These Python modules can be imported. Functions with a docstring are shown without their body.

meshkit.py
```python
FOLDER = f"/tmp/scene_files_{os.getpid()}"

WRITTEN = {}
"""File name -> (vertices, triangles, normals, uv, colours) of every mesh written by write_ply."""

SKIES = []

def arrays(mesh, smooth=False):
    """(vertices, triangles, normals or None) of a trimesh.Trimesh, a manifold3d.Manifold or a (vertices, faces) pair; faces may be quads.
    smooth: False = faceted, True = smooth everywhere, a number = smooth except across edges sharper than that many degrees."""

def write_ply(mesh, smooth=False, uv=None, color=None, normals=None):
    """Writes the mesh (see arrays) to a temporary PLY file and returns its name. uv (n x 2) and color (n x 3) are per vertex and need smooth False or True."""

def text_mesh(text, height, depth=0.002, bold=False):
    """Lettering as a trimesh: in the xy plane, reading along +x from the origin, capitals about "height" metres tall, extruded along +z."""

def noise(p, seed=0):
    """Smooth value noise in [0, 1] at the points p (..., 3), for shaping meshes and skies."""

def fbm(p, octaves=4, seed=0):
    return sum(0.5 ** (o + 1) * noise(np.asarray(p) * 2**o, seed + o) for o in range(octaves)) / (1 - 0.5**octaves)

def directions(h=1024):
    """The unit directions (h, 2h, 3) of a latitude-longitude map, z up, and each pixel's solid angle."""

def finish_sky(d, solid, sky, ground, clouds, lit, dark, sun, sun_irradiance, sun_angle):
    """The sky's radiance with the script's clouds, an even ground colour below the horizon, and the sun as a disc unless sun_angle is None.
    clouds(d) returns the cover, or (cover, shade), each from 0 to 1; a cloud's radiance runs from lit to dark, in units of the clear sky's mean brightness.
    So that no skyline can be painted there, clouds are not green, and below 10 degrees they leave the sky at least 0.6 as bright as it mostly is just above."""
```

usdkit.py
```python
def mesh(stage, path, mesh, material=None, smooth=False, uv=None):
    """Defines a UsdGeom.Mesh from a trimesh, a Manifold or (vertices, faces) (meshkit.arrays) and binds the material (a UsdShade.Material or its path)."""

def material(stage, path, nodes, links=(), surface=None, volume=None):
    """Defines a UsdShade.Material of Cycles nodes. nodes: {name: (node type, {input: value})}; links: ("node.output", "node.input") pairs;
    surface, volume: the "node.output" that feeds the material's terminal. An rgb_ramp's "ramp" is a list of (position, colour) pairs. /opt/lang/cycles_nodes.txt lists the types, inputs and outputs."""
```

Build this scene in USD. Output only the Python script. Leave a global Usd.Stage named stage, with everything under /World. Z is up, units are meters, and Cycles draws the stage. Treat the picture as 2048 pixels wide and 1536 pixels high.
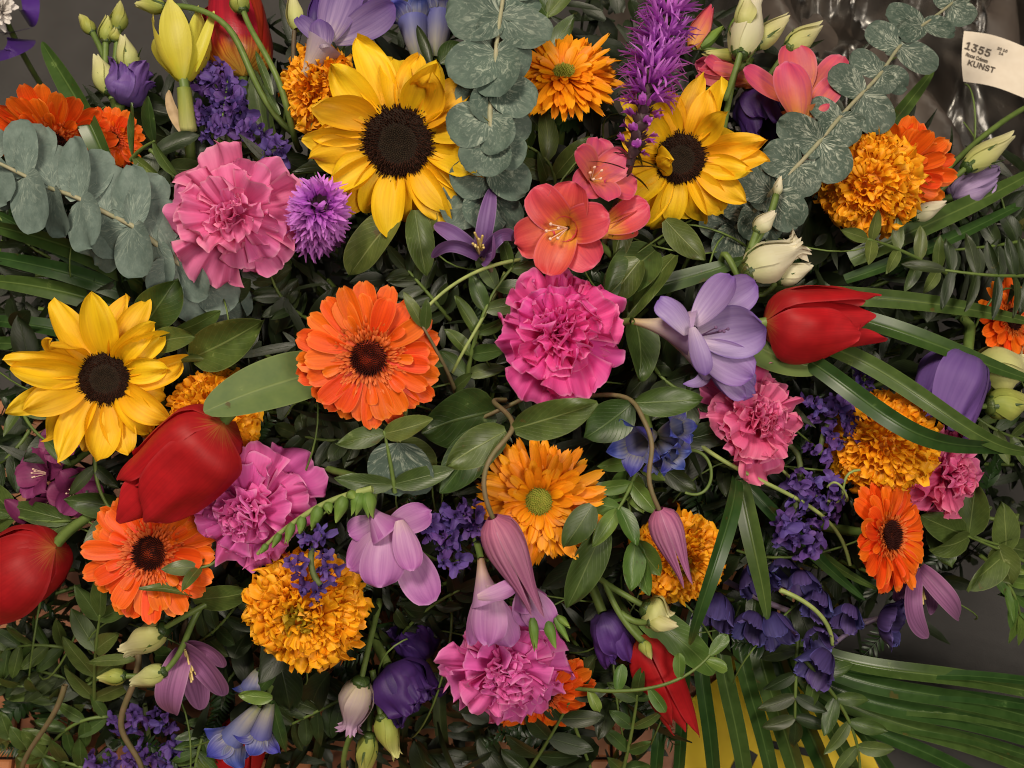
import math, numpy as np
from pxr import Usd, UsdGeom, UsdLux, UsdShade, Gf, Sdf
from scipy.interpolate import make_interp_spline
from shapely.geometry import Polygon, Point
import usdkit, meshkit

stage = Usd.Stage.CreateInMemory()
UsdGeom.SetStageUpAxis(stage, UsdGeom.Tokens.z)
UsdGeom.SetStageMetersPerUnit(stage, 1.0)
UsdGeom.Xform.Define(stage, '/World')
UsdGeom.Scope.Define(stage, '/World/Looks')
rng = np.random.default_rng(11)
rad = math.radians

# ------------------------------------------------------------------ camera
TILT = rad(18)
CAMD, PW = 0.56, 0.56                       # distance to the flower plane, its width in view
CEN = np.array([0, 0, 0.21])
R_ = np.array([1.0, 0, 0]); U_ = np.array([0, math.cos(TILT), math.sin(TILT)]); F_ = np.array([0, -math.sin(TILT), math.cos(TILT)])
CAM = CEN + F_ * CAMD
cam = UsdGeom.Camera.Define(stage, '/World/camera')
cam.AddTransformOp().Set(Gf.Matrix4d(*[float(x) for x in (*R_, 0, *U_, 0, *F_, 0, *CAM, 1)]))
cam.CreateHorizontalApertureAttr(36.0); cam.CreateVerticalApertureAttr(27.0)
cam.CreateFocalLengthAttr(36.0 * CAMD / PW)
cam.CreateClippingRangeAttr(Gf.Vec2f(0.01, 50))
cam.CreateFStopAttr(11.0); cam.CreateFocusDistanceAttr(CAMD - 0.01)
cam.CreateExposureAttr(1.05)
M_PX = PW / 2048                            # metres per photograph pixel at the flower plane

# ------------------------------------------------------------------ lamps (room light, warm)
def rect_light(name, pos, target, w, h, inten, col):
    l = UsdLux.RectLight.Define(stage, '/World/' + name)
    pos, target = np.array(pos, float), np.array(target, float)
    z = pos - target; z /= np.linalg.norm(z)
    x = np.cross([0, 1, 0.01], z); x /= np.linalg.norm(x); y = np.cross(z, x)
    l.AddTransformOp().Set(Gf.Matrix4d(*[float(q) for q in (*x, 0, *y, 0, *z, 0, *pos, 1)]))
    l.CreateWidthAttr(w); l.CreateHeightAttr(h); l.CreateIntensityAttr(inten); l.CreateColorAttr(Gf.Vec3f(*col))
    return l
rect_light('ceiling_lamp', (-0.45, 0.45, 1.70), (0.0, 0.0, 0.2), 0.45, 0.34, 22.5, (1.0, 0.88, 0.70))
rect_light('ceiling_lamp_001', (0.75, -0.65, 1.75), (0, 0, 0.2), 0.5, 0.5, 10.5, (1.0, 0.89, 0.74))
rect_light('ceiling_bounce', (0, 0.2, 2.6), (0, 0.2, 0), 3.6, 3.6, 0.25, (1.0, 0.93, 0.84))

# ------------------------------------------------------------------ layout helpers
def dome(px, py):
    a, b = (px - 1024) / 1024, (py - 768) / 768
    return 0.035 - 0.060 * a * a - 0.050 * b * b
def P(px, py, dh=0.0):                      # a point of the bouquet's dome (dh above it)
    h = dome(px, py) + dh
    a, b = (px - 1024) * PW / 2048 / CAMD, -(py - 768) * PW / 2048 / CAMD
    return CAM + (R_ * a + U_ * b - F_) * (CAMD - h)
def G(px, py, z=0.0):                       # a point of the floor
    a, b = (px - 1024) * PW / 2048 / CAMD, -(py - 768) * PW / 2048 / CAMD
    d = R_ * a + U_ * b - F_
    return CAM + d * ((z - CAM[2]) / d[2])
def K(px, py, dh=0.0):                      # metres per pixel there
    return M_PX * (CAMD - dome(px, py) - dh) / CAMD
def unit(v): return v / max(np.linalg.norm(v), 1e-12)
def facing(tilt, d, roll=0):                # rotation (columns x,y,z): z leans tilt degrees from the viewer towards d degrees (0 right, 90 up)
    t, d = rad(tilt), rad(d)
    c = np.array([math.cos(d), math.sin(d)])
    ax = np.array([-c[1], c[0], 0])
    Kx = np.array([[0, -ax[2], ax[1]], [ax[2], 0, -ax[0]], [-ax[1], ax[0], 0]])
    Rm = np.eye(3) + math.sin(t) * Kx + (1 - math.cos(t)) * Kx @ Kx
    r = rad(roll); Rz = np.array([[math.cos(r), -math.sin(r), 0], [math.sin(r), math.cos(r), 0], [0, 0, 1]])
    return np.stack([R_, U_, F_], 1) @ Rm @ Rz
def along(z, up=None):                      # rotation whose z is the given axis and whose x turns to the viewer
    z = unit(z); up = F_ if up is None else up
    x = unit(up - (up @ z) * z); return np.stack([x, np.cross(z, x), z], 1)

# ------------------------------------------------------------------ prims
_names = {}
def free(parent, name):
    k = (parent, name); n = _names.get(k, 0); _names[k] = n + 1
    return f'{parent}/{name}' + (f'_{n:03d}' if n else '')
class Thing:
    def __init__(s, name, label, cat, origin, rot=None, group=None, kind=None):
        s.R = np.eye(3) if rot is None else rot; s.o = np.array(origin, float)
        s.path = free('/World', name)
        x = UsdGeom.Xform.Define(stage, s.path)
        A = s.R
        x.AddTransformOp().Set(Gf.Matrix4d(*[float(q) for q in (*A[:, 0], 0, *A[:, 1], 0, *A[:, 2], 0, *s.o, 1)]))
        p = x.GetPrim()
        p.SetCustomDataByKey('label', label); p.SetCustomDataByKey('category', cat)
        if group: p.SetCustomDataByKey('group', group)
        if kind: p.SetCustomDataByKey('kind', kind)
    def part(s, name, m, mat, parent=None, world=False, smooth=True, label=None, kind=None):
        V, F, UV = m
        if world: V = (V - s.o) @ s.R
        path = free(parent or s.path, name)
        pr = usdkit.mesh(stage, path, (V, F), mat, smooth=smooth, uv=UV if smooth is True else None).GetPrim()
        UsdGeom.Mesh(pr).CreateDoubleSidedAttr(True)
        if label: pr.SetCustomDataByKey('label', label)
        if kind: pr.SetCustomDataByKey('kind', kind)
        return path
    def w(s, v): return s.R @ np.asarray(v, float) + s.o      # local to world
def single(name, m, mat, label, cat, kind=None, group=None, smooth=True):
    V, F, UV = m
    path = free('/World', name)
    pr = usdkit.mesh(stage, path, (V, F), mat, smooth=smooth, uv=UV if smooth is True else None).GetPrim()
    UsdGeom.Mesh(pr).CreateDoubleSidedAttr(True)
    for k, v in (('label', label), ('category', cat), ('kind', kind), ('group', group)):
        if v: pr.SetCustomDataByKey(k, v)
    return path

# ------------------------------------------------------------------ mesh helpers: (V, F, UV)
def gridfaces(nu, nv, wrap=False):
    i = np.arange(nu - 1)[:, None]; j = np.arange(nv if wrap else nv - 1)[None]
    j2 = (j + 1) % nv
    q = np.stack([i * nv + j, (i + 1) * nv + j, (i + 1) * nv + j2, i * nv + j2], -1).reshape(-1, 4)
    return np.vstack([q[:, [0, 1, 2]], q[:, [0, 2, 3]]])
def join(ms):
    V, F, UV, n = [], [], [], 0
    for v, f, uv in ms:
        V.append(v); F.append(f + n); UV.append(uv); n += len(v)
    return np.vstack(V), np.vstack(F), np.vstack(UV)
def xf(m, R=None, t=None):
    V = m[0] if R is None else m[0] @ np.asarray(R).T
    return (V if t is None else V + np.asarray(t), m[1], m[2])
def rz(a):
    a = rad(a); return np.array([[math.cos(a), -math.sin(a), 0], [math.sin(a), math.cos(a), 0], [0, 0, 1.0]])
def wave(x): return 2 * np.abs((x % 1.0) - 0.5)               # triangle 0..1
def sheet(L, W, p=.7, q=.6, e=.08, nu=9, nv=7, a0=0, a1=0, a2=0, cup=0, tipk=0, ruf=0, rf=3, ridge=0, rn=3, twist=0, serr=0, sn=6, notch=0, nz=0, side=0):
    """A petal or leaf along +x from the origin, its face to +z."""
    t = np.linspace(0, 1, nu) ** 0.92
    S = np.linspace(-1, 1, nv)
    u, s = np.meshgrid(t, S, indexing='ij')
    k = -tipk * s * s
    if serr: k = k - serr * wave(s * sn * .5 + rng.random()) * (0.6 + 0.8 * rng.random(nv))[None]
    if notch: k = k - notch * np.exp(-(s / .22) ** 2) - notch * .7 * np.exp(-((s - .5) / .15) ** 2)
    ue = u * (1 + k * u ** 2)
    um = p / (p + q) if p + q else .5
    w = (u + e) ** p * np.maximum(1.004 - u, 0) ** q
    w = W * w / w.max()
    tt = np.linspace(0, 1.02, 60)
    ph = np.radians(a0 + a1 * tt + a2 * tt * tt)
    X = np.concatenate([[0], np.cumsum((np.cos(ph[1:]) + np.cos(ph[:-1])) / 2 * np.diff(tt))]) * L
    Z = np.concatenate([[0], np.cumsum((np.sin(ph[1:]) + np.sin(ph[:-1])) / 2 * np.diff(tt))]) * L
    cx, cz, f = np.interp(ue, tt, X), np.interp(ue, tt, Z), np.interp(ue, tt, ph)
    if abs(cup) > 1e-3:
        c = cup * (1 - .35 * u); y = w * np.sin(c * s) / c; n = w * (1 - np.cos(c * s)) / c
    else:
        y = w * s; n = np.zeros_like(y)
    r1, r2 = rng.random() * 6.28, rng.random() * 6.28
    if ridge: n = n + ridge * W * np.cos(rn * math.pi * s) * np.sin(math.pi * np.clip(u, .02, 1) ** .8) * .5
    if ruf:
        n = n + ruf * W * u ** 1.4 * (np.sin(rf * math.pi * s + r1 + 1.5 * u) * (.45 + .55 * np.abs(s)))
        n = n + .20 * ruf * W * u ** 2.2 * np.sin(rf * 2.6 * math.pi * s + r2 + 2 * u)
        y = y + .35 * ruf * W * u ** 2 * np.cos(rf * math.pi * s + r2)
    if nz:
        pts = np.stack([u * 2.3 + r1, s * 1.6 + r2, u * 0 + rng.random() * 50], -1)
        n = n + nz * W * (meshkit.noise(pts, 3) - .5) * 2 * u
        cz = cz + 0
    if twist:
        tw = rad(twist) * u; y, n = y * np.cos(tw) - n * np.sin(tw), y * np.sin(tw) + n * np.cos(tw)
    if side: y = y + side * L * u * u
    V = np.stack([cx - np.sin(f) * n, y, cz + np.cos(f) * n], -1).reshape(-1, 3)
    UV = np.stack([u, (s + 1) / 2], -1).reshape(-1, 2)
    return V, gridfaces(nu, nv), UV
def put(m, az=0, r0=0, z0=0, roll=0):                          # turn a sheet about the flower's axis
    V = m[0]
    if roll:
        a = rad(roll); Rx = np.array([[1, 0, 0], [0, math.cos(a), -math.sin(a)], [0, math.sin(a), math.cos(a)]]); V = V @ Rx.T
    V = V + np.array([r0, 0, z0])
    return V @ rz(az).T, m[1], m[2]
def lerp_prof(prof, t):
    a = np.array(prof, float)
    from scipy.interpolate import PchipInterpolator
    return PchipInterpolator(a[:, 0], a[:, 1])(t)
def cup_petal(H, R, prof, ha, az, q=.5, p=.15, nu=10, nv=9, spiral=.05, tw=0, tipk=.08, ruf=0, rf=3, ridge=0, rn=4, sq=1.0, serr=0, nz=.03):
    """One petal of a closed or half-open cup about z."""
    t = np.linspace(0, 1, nu) ** .9; S = np.linspace(-1, 1, nv)
    u, s = np.meshgrid(t, S, indexing='ij')
    r = R * lerp_prof(prof, t)[:, None] * (1 + spiral * s)
    w = (t + .05) ** p * np.maximum(1.003 - t, 0) ** q; w = w / w.max()
    ang = np.radians(az + tw * t[:, None] + ha * w[:, None] * s)
    z = H * (u - tipk * s * s * u ** 3)
    if serr: z = z - H * serr * wave(s * 2.5 + rng.random()) * u ** 6
    if ridge: r = r * (1 + ridge * np.cos(rn * math.pi * s) * np.sin(math.pi * np.clip(u, .02, .98)))
    if ruf: r = r * (1 + ruf * u ** 3 * np.sin(rf * math.pi * s + rng.random() * 6))
    if nz:
        r = r * (1 + nz * 2 * (meshkit.noise(np.stack([u * 3, s * 2, u * 0 + rng.random() * 90], -1), 5) - .5))
    V = np.stack([r * np.cos(ang), r * np.sin(ang) * sq, z], -1).reshape(-1, 3)
    return V, gridfaces(nu, nv), np.stack([u, (s + 1) / 2], -1).reshape(-1, 2)
def spline(pts, n=24):
    pts = np.array(pts, float)
    if len(pts) == 2: return pts[0] + (pts[1] - pts[0]) * np.linspace(0, 1, n)[:, None]
    d = np.concatenate([[0], np.cumsum(np.linalg.norm(np.diff(pts, axis=0), axis=1))])
    return make_interp_spline(d / d[-1], pts, k=min(3, len(pts) - 1))(np.linspace(0, 1, n))
def frames(c, up=None):
    T = np.gradient(c, axis=0); T /= np.linalg.norm(T, axis=1, keepdims=True)
    N = np.zeros_like(T); n = np.array(F_ if up is None else up, float)
    if abs(n @ T[0]) > .97: n = np.array([.3, 1, .2])
    for i in range(len(c)):
        n = unit(n - (n @ T[i]) * T[i]); N[i] = n
    return T, N, np.cross(N, T)
def tube(pts, r0, r1=None, n=18, k=6, bump=0):
    c = spline(pts, n); T, N, B = frames(c)
    r = np.linspace(r0, r0 if r1 is None else r1, n)
    if bump: r = r * (1 + bump * (rng.random(n) - .5))
    a = np.linspace(0, 2 * math.pi, k, endpoint=False)
    V = c[:, None] + r[:, None, None] * (np.cos(a)[None, :, None] * N[:, None] + np.sin(a)[None, :, None] * B[:, None])
    V = V.reshape(-1, 3); F = gridfaces(n, k, True)
    UV = np.stack(np.meshgrid(np.linspace(0, 1, n), np.linspace(0, 1, k), indexing='ij'), -1).reshape(-1, 2)
    V = np.vstack([V, c[-1:]]); UV = np.vstack([UV, [[1, .5]]])
    e = (n - 1) * k + np.arange(k)
    F = np.vstack([F, np.stack([e, (n - 1) * k + (np.arange(k) + 1) % k, np.full(k, len(V) - 1)], 1)[:, ::-1]])
    return V, F, UV
def ribbon(pts, w, n=22, nv=5, fold=.35, roll=0, p=.25, q=.5, up=None, r1=None):
    """A long blade along a spline, w half width, with a V fold."""
    c = spline(pts, n); T, N, B = frames(c, up)
    t = np.linspace(0, 1, n)
    ww = (t + .06) ** p * np.maximum(1.002 - t, 0) ** q; ww = w * ww / ww.max()
    a = np.radians(np.linspace(roll, roll if r1 is None else r1, n))[:, None]
    N2, B2 = N * np.cos(a) + B * np.sin(a), B * np.cos(a) - N * np.sin(a)
    s = np.linspace(-1, 1, nv)
    V = c[:, None] + ww[:, None, None] * (s[None, :, None] * B2[:, None] + (fold * np.abs(s))[None, :, None] * N2[:, None])
    UV = np.stack(np.meshgrid(t, (s + 1) / 2, indexing='ij'), -1).reshape(-1, 2)
    return V.reshape(-1, 3), gridfaces(n, nv), UV
def leaf_m(p0, p1, W, roll=0, bend=20, up=None, **kw):
    """A leaf from p0 to p1 (world), W half width, face to the viewer turned by roll about its length."""
    d = p1 - p0; L = np.linalg.norm(d)
    up = F_ if up is None else up
    x = unit(d); z = unit(up - (up @ x) * x); y = np.cross(z, x)
    a = rad(roll); y, z = y * math.cos(a) + z * math.sin(a), z * math.cos(a) - y * math.sin(a)
    kw = {**dict(p=.62, q=.8, e=.03, nu=12, nv=7, cup=rng.uniform(.2, .9), nz=.42, twist=rng.normal(0, 14), side=rng.normal(0, .05)), **kw}
    m = sheet(L * 1.03, W, a0=bend / 2, a1=-bend, **kw)
    return xf(m, np.stack([x, y, z], 1), p0)
def ball(r, c=(0, 0, 0), n=8, sz=1.0):
    th = np.linspace(0.001, math.pi - .001, n); ph = np.linspace(0, 2 * math.pi, n + 2, endpoint=False)
    V = np.stack([np.sin(th)[:, None] * np.cos(ph), np.sin(th)[:, None] * np.sin(ph), np.cos(th)[:, None] * sz + 0 * ph], -1).reshape(-1, 3) * r + np.array(c)
    UV = np.stack(np.meshgrid(np.linspace(0, 1, n), np.linspace(0, 1, n + 2), indexing='ij'), -1).reshape(-1, 2)
    return V, gridfaces(n, n + 2, True)[:, ::-1], UV
def spike(base, d, L, r, k=3):                                  # a tiny tapered strand
    d = unit(np.array(d, float)); x = unit(np.cross(d, [.31, .52, .79])); y = np.cross(d, x)
    a = np.linspace(0, 2 * math.pi, k, endpoint=False)
    ring = np.cos(a)[:, None] * x + np.sin(a)[:, None] * y
    b = np.array(base, float)
    V = np.vstack([b + ring * r, b + d * L * .7 + ring * r * .9, (b + d * L)[None]])
    F = [[i, (i + 1) % k, k + (i + 1) % k] for i in range(k)] + [[i, k + (i + 1) % k, k + i] for i in range(k)] + [[k + i, k + (i + 1) % k, 2 * k] for i in range(k)]
    UV = np.concatenate([np.zeros((k, 2)), np.full((k, 2), .7), np.ones((1, 2))])
    return V, np.array(F), UV

# ------------------------------------------------------------------ materials
def C(h):
    h = h.lstrip('#'); c = np.array([int(h[i:i + 2], 16) for i in (0, 2, 4)]) / 255
    return tuple(np.where(c < .04045, c / 12.92, ((c + .055) / 1.055) ** 2.4))
def petal_mat(name, stops, vein=None, vs=.35, vscale=(1.2, 26), edge=None, edge_at=.86, rough=.55, trans=.22, var=.10, hue=.01, bump=.25, mottle=.0, spec=.35):
    """Petal colour runs from base to tip (u); streaks follow the length."""
    N = {'tc': ('texture_coordinate', {}), 'sep': ('separate_xyz', {}), 'oi': ('object_info', {}),
         'cmb': ('combine_xyz', {}), 'uv2': ('mapping', {'scale': (vscale[0], vscale[1], 1)}),
         'vn': ('noise_texture', {'scale': 1.0, 'detail': 3.0, 'roughness': .6}),
         'sft': ('math', {'math_type': 'multiply_add', 'value2': .16, 'value3': -.08}),
         'ua': ('math', {'math_type': 'add'}),
         'ramp': ('rgb_ramp', {'ramp': [(a, C(b)) for a, b in stops]}),
         'vr': ('rgb_ramp', {'ramp': [(.40, (0, 0, 0)), (.66, (1, 1, 1))]}),
         'vf': ('math', {'math_type': 'multiply', 'value2': vs}),
         'mx': ('mix_color', {'blend_type': 'mix', 'b': C(vein) if vein else (.2, .2, .2)}),
         'mv': ('map_range', {'to_min': 1 - var, 'to_max': 1 + var}),
         'mh': ('map_range', {'to_min': .5 - hue, 'to_max': .5 + hue}),
         'hs': ('hsv', {}), 'rnd': ('math', {'math_type': 'multiply', 'value2': 37.0}),
         'geo': ('geometry', {}), 'bn': ('noise_texture', {'scale': 900.0, 'detail': 2.0}),
         'bm': ('bump', {'strength': bump, 'distance': .0004}),
         'p': ('principled_bsdf', {'roughness': rough, 'specular_ior_level': spec}),
         't': ('translucent_bsdf', {}), 'o': ('mix_closure', {'fac': trans})}
    L = [('tc.UV', 'sep.vector'), ('sep.x', 'cmb.x'), ('sep.y', 'cmb.y'), ('oi.random', 'rnd.value1'), ('rnd.value', 'cmb.z'), ('cmb.vector', 'uv2.vector'),
         ('uv2.vector', 'vn.vector'), ('vn.fac', 'sft.value1'), ('sep.x', 'ua.value1'), ('sft.value', 'ua.value2'), ('ua.value', 'ramp.fac'),
         ('vn.fac', 'vr.fac'), ('vr.color', 'vf.value1'), ('vf.value', 'mx.fac'), ('ramp.color', 'mx.a'),
         ('oi.random', 'mv.value'), ('rnd.value', 'bf.value1'), ('bf.value', 'mh.value'), ('mv.result', 'hs.value'), ('mh.result', 'hs.hue'),
         ('geo.position', 'bn.vector'), ('bn.fac', 'bm.height'), ('bm.normal', 'p.normal'), ('p.BSDF', 'o.closure1'), ('t.BSDF', 'o.closure2')]
    N['bf'] = ('math', {'math_type': 'fraction'})
    src = 'mx.result'
    if edge:
        N['ed'] = ('rgb_ramp', {'ramp': [(0, (1, 1, 1)), (.05, (0, 0, 0)), (.95, (0, 0, 0)), (1, (1, 1, 1))]})
        N['et'] = ('rgb_ramp', {'ramp': [(edge_at, (0, 0, 0)), (1, (1, 1, 1))]})
        N['em'] = ('math', {'math_type': 'maximum'}); N['ef'] = ('math', {'math_type': 'multiply', 'value2': .7})
        N['me'] = ('mix_color', {'blend_type': 'mix', 'b': C(edge)})
        L += [('sep.y', 'ed.fac'), ('sep.x', 'et.fac'), ('ed.color', 'em.value1'), ('et.color', 'em.value2'), ('em.value', 'ef.value1'), ('ef.value', 'me.fac'), (src, 'me.a')]
        src = 'me.result'
    if mottle:
        N['mn'] = ('noise_texture', {'scale': 140.0, 'detail': 3.0}); N['mr'] = ('map_range', {'from_min': .3, 'from_max': .7, 'to_min': 1 - mottle, 'to_max': 1 + mottle})
        N['mm'] = ('hsv', {})
        L += [('geo.position', 'mn.vector'), ('mn.fac', 'mr.value'), ('mr.result', 'mm.value'), (src, 'mm.color')]
        src = 'mm.color'
    L += [(src, 'hs.color'), ('hs.color', 'p.base_color'), ('hs.color', 't.color')]
    return usdkit.material(stage, '/World/Looks/' + name, N, L, surface='o.closure')
def leaf_mat(name, base, dark, vein, midw=.030, vs=.42, lat=.35, rough=.38, trans=.2, var=.26, island=False, spec=.5, hue=.022):
    """Midrib and slanting side veins from the leaf's own coordinates, mottled blade."""
    N = {'tc': ('texture_coordinate', {}), 'sep': ('separate_xyz', {}), 'oi': ('object_info', {}), 'geo': ('geometry', {}),
         'c': ('math', {'math_type': 'subtract', 'value2': .5}), 'ab': ('math', {'math_type': 'absolute'}),
         'mid': ('map_range', {'range_type': 'smoothstep', 'from_min': midw, 'from_max': midw * .25, 'to_min': 0, 'to_max': 1, 'clamp': True}),
         'sl': ('math', {'math_type': 'multiply_add', 'value2': -.9}), 'k': ('math', {'math_type': 'multiply', 'value2': 9.0}),
         'fr': ('math', {'math_type': 'pingpong', 'value2': .5}),
         'lv': ('map_range', {'range_type': 'smoothstep', 'from_min': .07, 'from_max': .0, 'to_min': 0, 'to_max': lat, 'clamp': True}),
         'mxw': ('math', {'math_type': 'maximum'}), 'rim': ('map_range', {'range_type': 'smoothstep', 'from_min': .470, 'from_max': .497, 'to_min': 0, 'to_max': .75, 'clamp': True}), 'mxv': ('math', {'math_type': 'maximum'}), 'vf': ('math', {'math_type': 'multiply', 'value2': vs}),
         'nz': ('noise_texture', {'scale': 95.0, 'detail': 6.0, 'roughness': .62}), 'rp': ('rgb_ramp', {'ramp': [(.30, C('#4e4a22')), (.345, C(dark)), (.68, C(base)), (.76, C(vein))]}),
         'm': ('mix_color', {'b': C(vein)}), 'mv': ('map_range', {'to_min': 1 - var, 'to_max': 1 + var}), 'hs': ('hsv', {}),
         'mh': ('map_range', {'to_min': .5 + hue, 'to_max': .5 - hue}),
         'bm': ('bump', {'strength': .35, 'distance': .0006}), 'p': ('principled_bsdf', {'roughness': rough, 'specular_ior_level': spec}),
         't': ('translucent_bsdf', {}), 'o': ('mix_closure', {'fac': trans})}
    r = 'geo.random_per_island' if island else 'oi.random'
    L = [('tc.UV', 'sep.vector'), ('sep.y', 'c.value1'), ('c.value', 'ab.value1'), ('ab.value', 'mid.value'), ('ab.value', 'sl.value1'), ('sep.x', 'sl.value3'),
         ('sl.value', 'k.value1'), ('k.value', 'fr.value1'), ('fr.value', 'lv.value'), ('mid.result', 'mxv.value1'), ('lv.result', 'mxv.value2'), ('ab.value', 'rim.value'), ('mxv.value', 'mxw.value1'), ('rim.result', 'mxw.value2'), ('mxw.value', 'vf.value1'),
         ('geo.position', 'nz.vector'), ('nz.fac', 'rp.fac'), ('rp.color', 'm.a'), ('vf.value', 'm.fac'), ('m.result', 'hs.color'), (r, 'mv.value'), ('mv.result', 'hs.value'),
         (r, 'mh.value'), ('mh.result', 'hs.hue'),
         ('hs.color', 'p.base_color'), ('hs.color', 't.color'), ('mxv.value', 'bm.height'), ('bm.normal', 'p.normal'), ('p.BSDF', 'o.closure1'), ('t.BSDF', 'o.closure2')]
    return usdkit.material(stage, '/World/Looks/' + name, N, L, surface='o.closure')
def plain(name, a, b=None, scale=200, rough=.5, spec=.4, bump=.3, bscale=None, metallic=0, dist=.0005, var=.08, detail=4):
    N = {'geo': ('geometry', {}), 'n': ('noise_texture', {'scale': float(scale), 'detail': float(detail)}), 'rp': ('rgb_ramp', {'ramp': [(.3, C(a)), (.7, C(b or a))]}),
         'n2': ('noise_texture', {'scale': float(bscale or scale * 2), 'detail': 3.0}), 'bm': ('bump', {'strength': bump, 'distance': dist}),
         'oi': ('object_info', {}), 'mv': ('map_range', {'to_min': 1 - var, 'to_max': 1 + var}), 'hs': ('hsv', {}),
         'p': ('principled_bsdf', {'roughness': rough, 'specular_ior_level': spec, 'metallic': float(metallic)})}
    L = [('geo.position', 'n.vector'), ('n.fac', 'rp.fac'), ('rp.color', 'hs.color'), ('oi.random', 'mv.value'), ('mv.result', 'hs.value'), ('hs.color', 'p.base_color'),
         ('geo.position', 'n2.vector'), ('n2.fac', 'bm.height'), ('bm.normal', 'p.normal')]
    return usdkit.material(stage, '/World/Looks/' + name, N, L, surface='p.BSDF')
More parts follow.
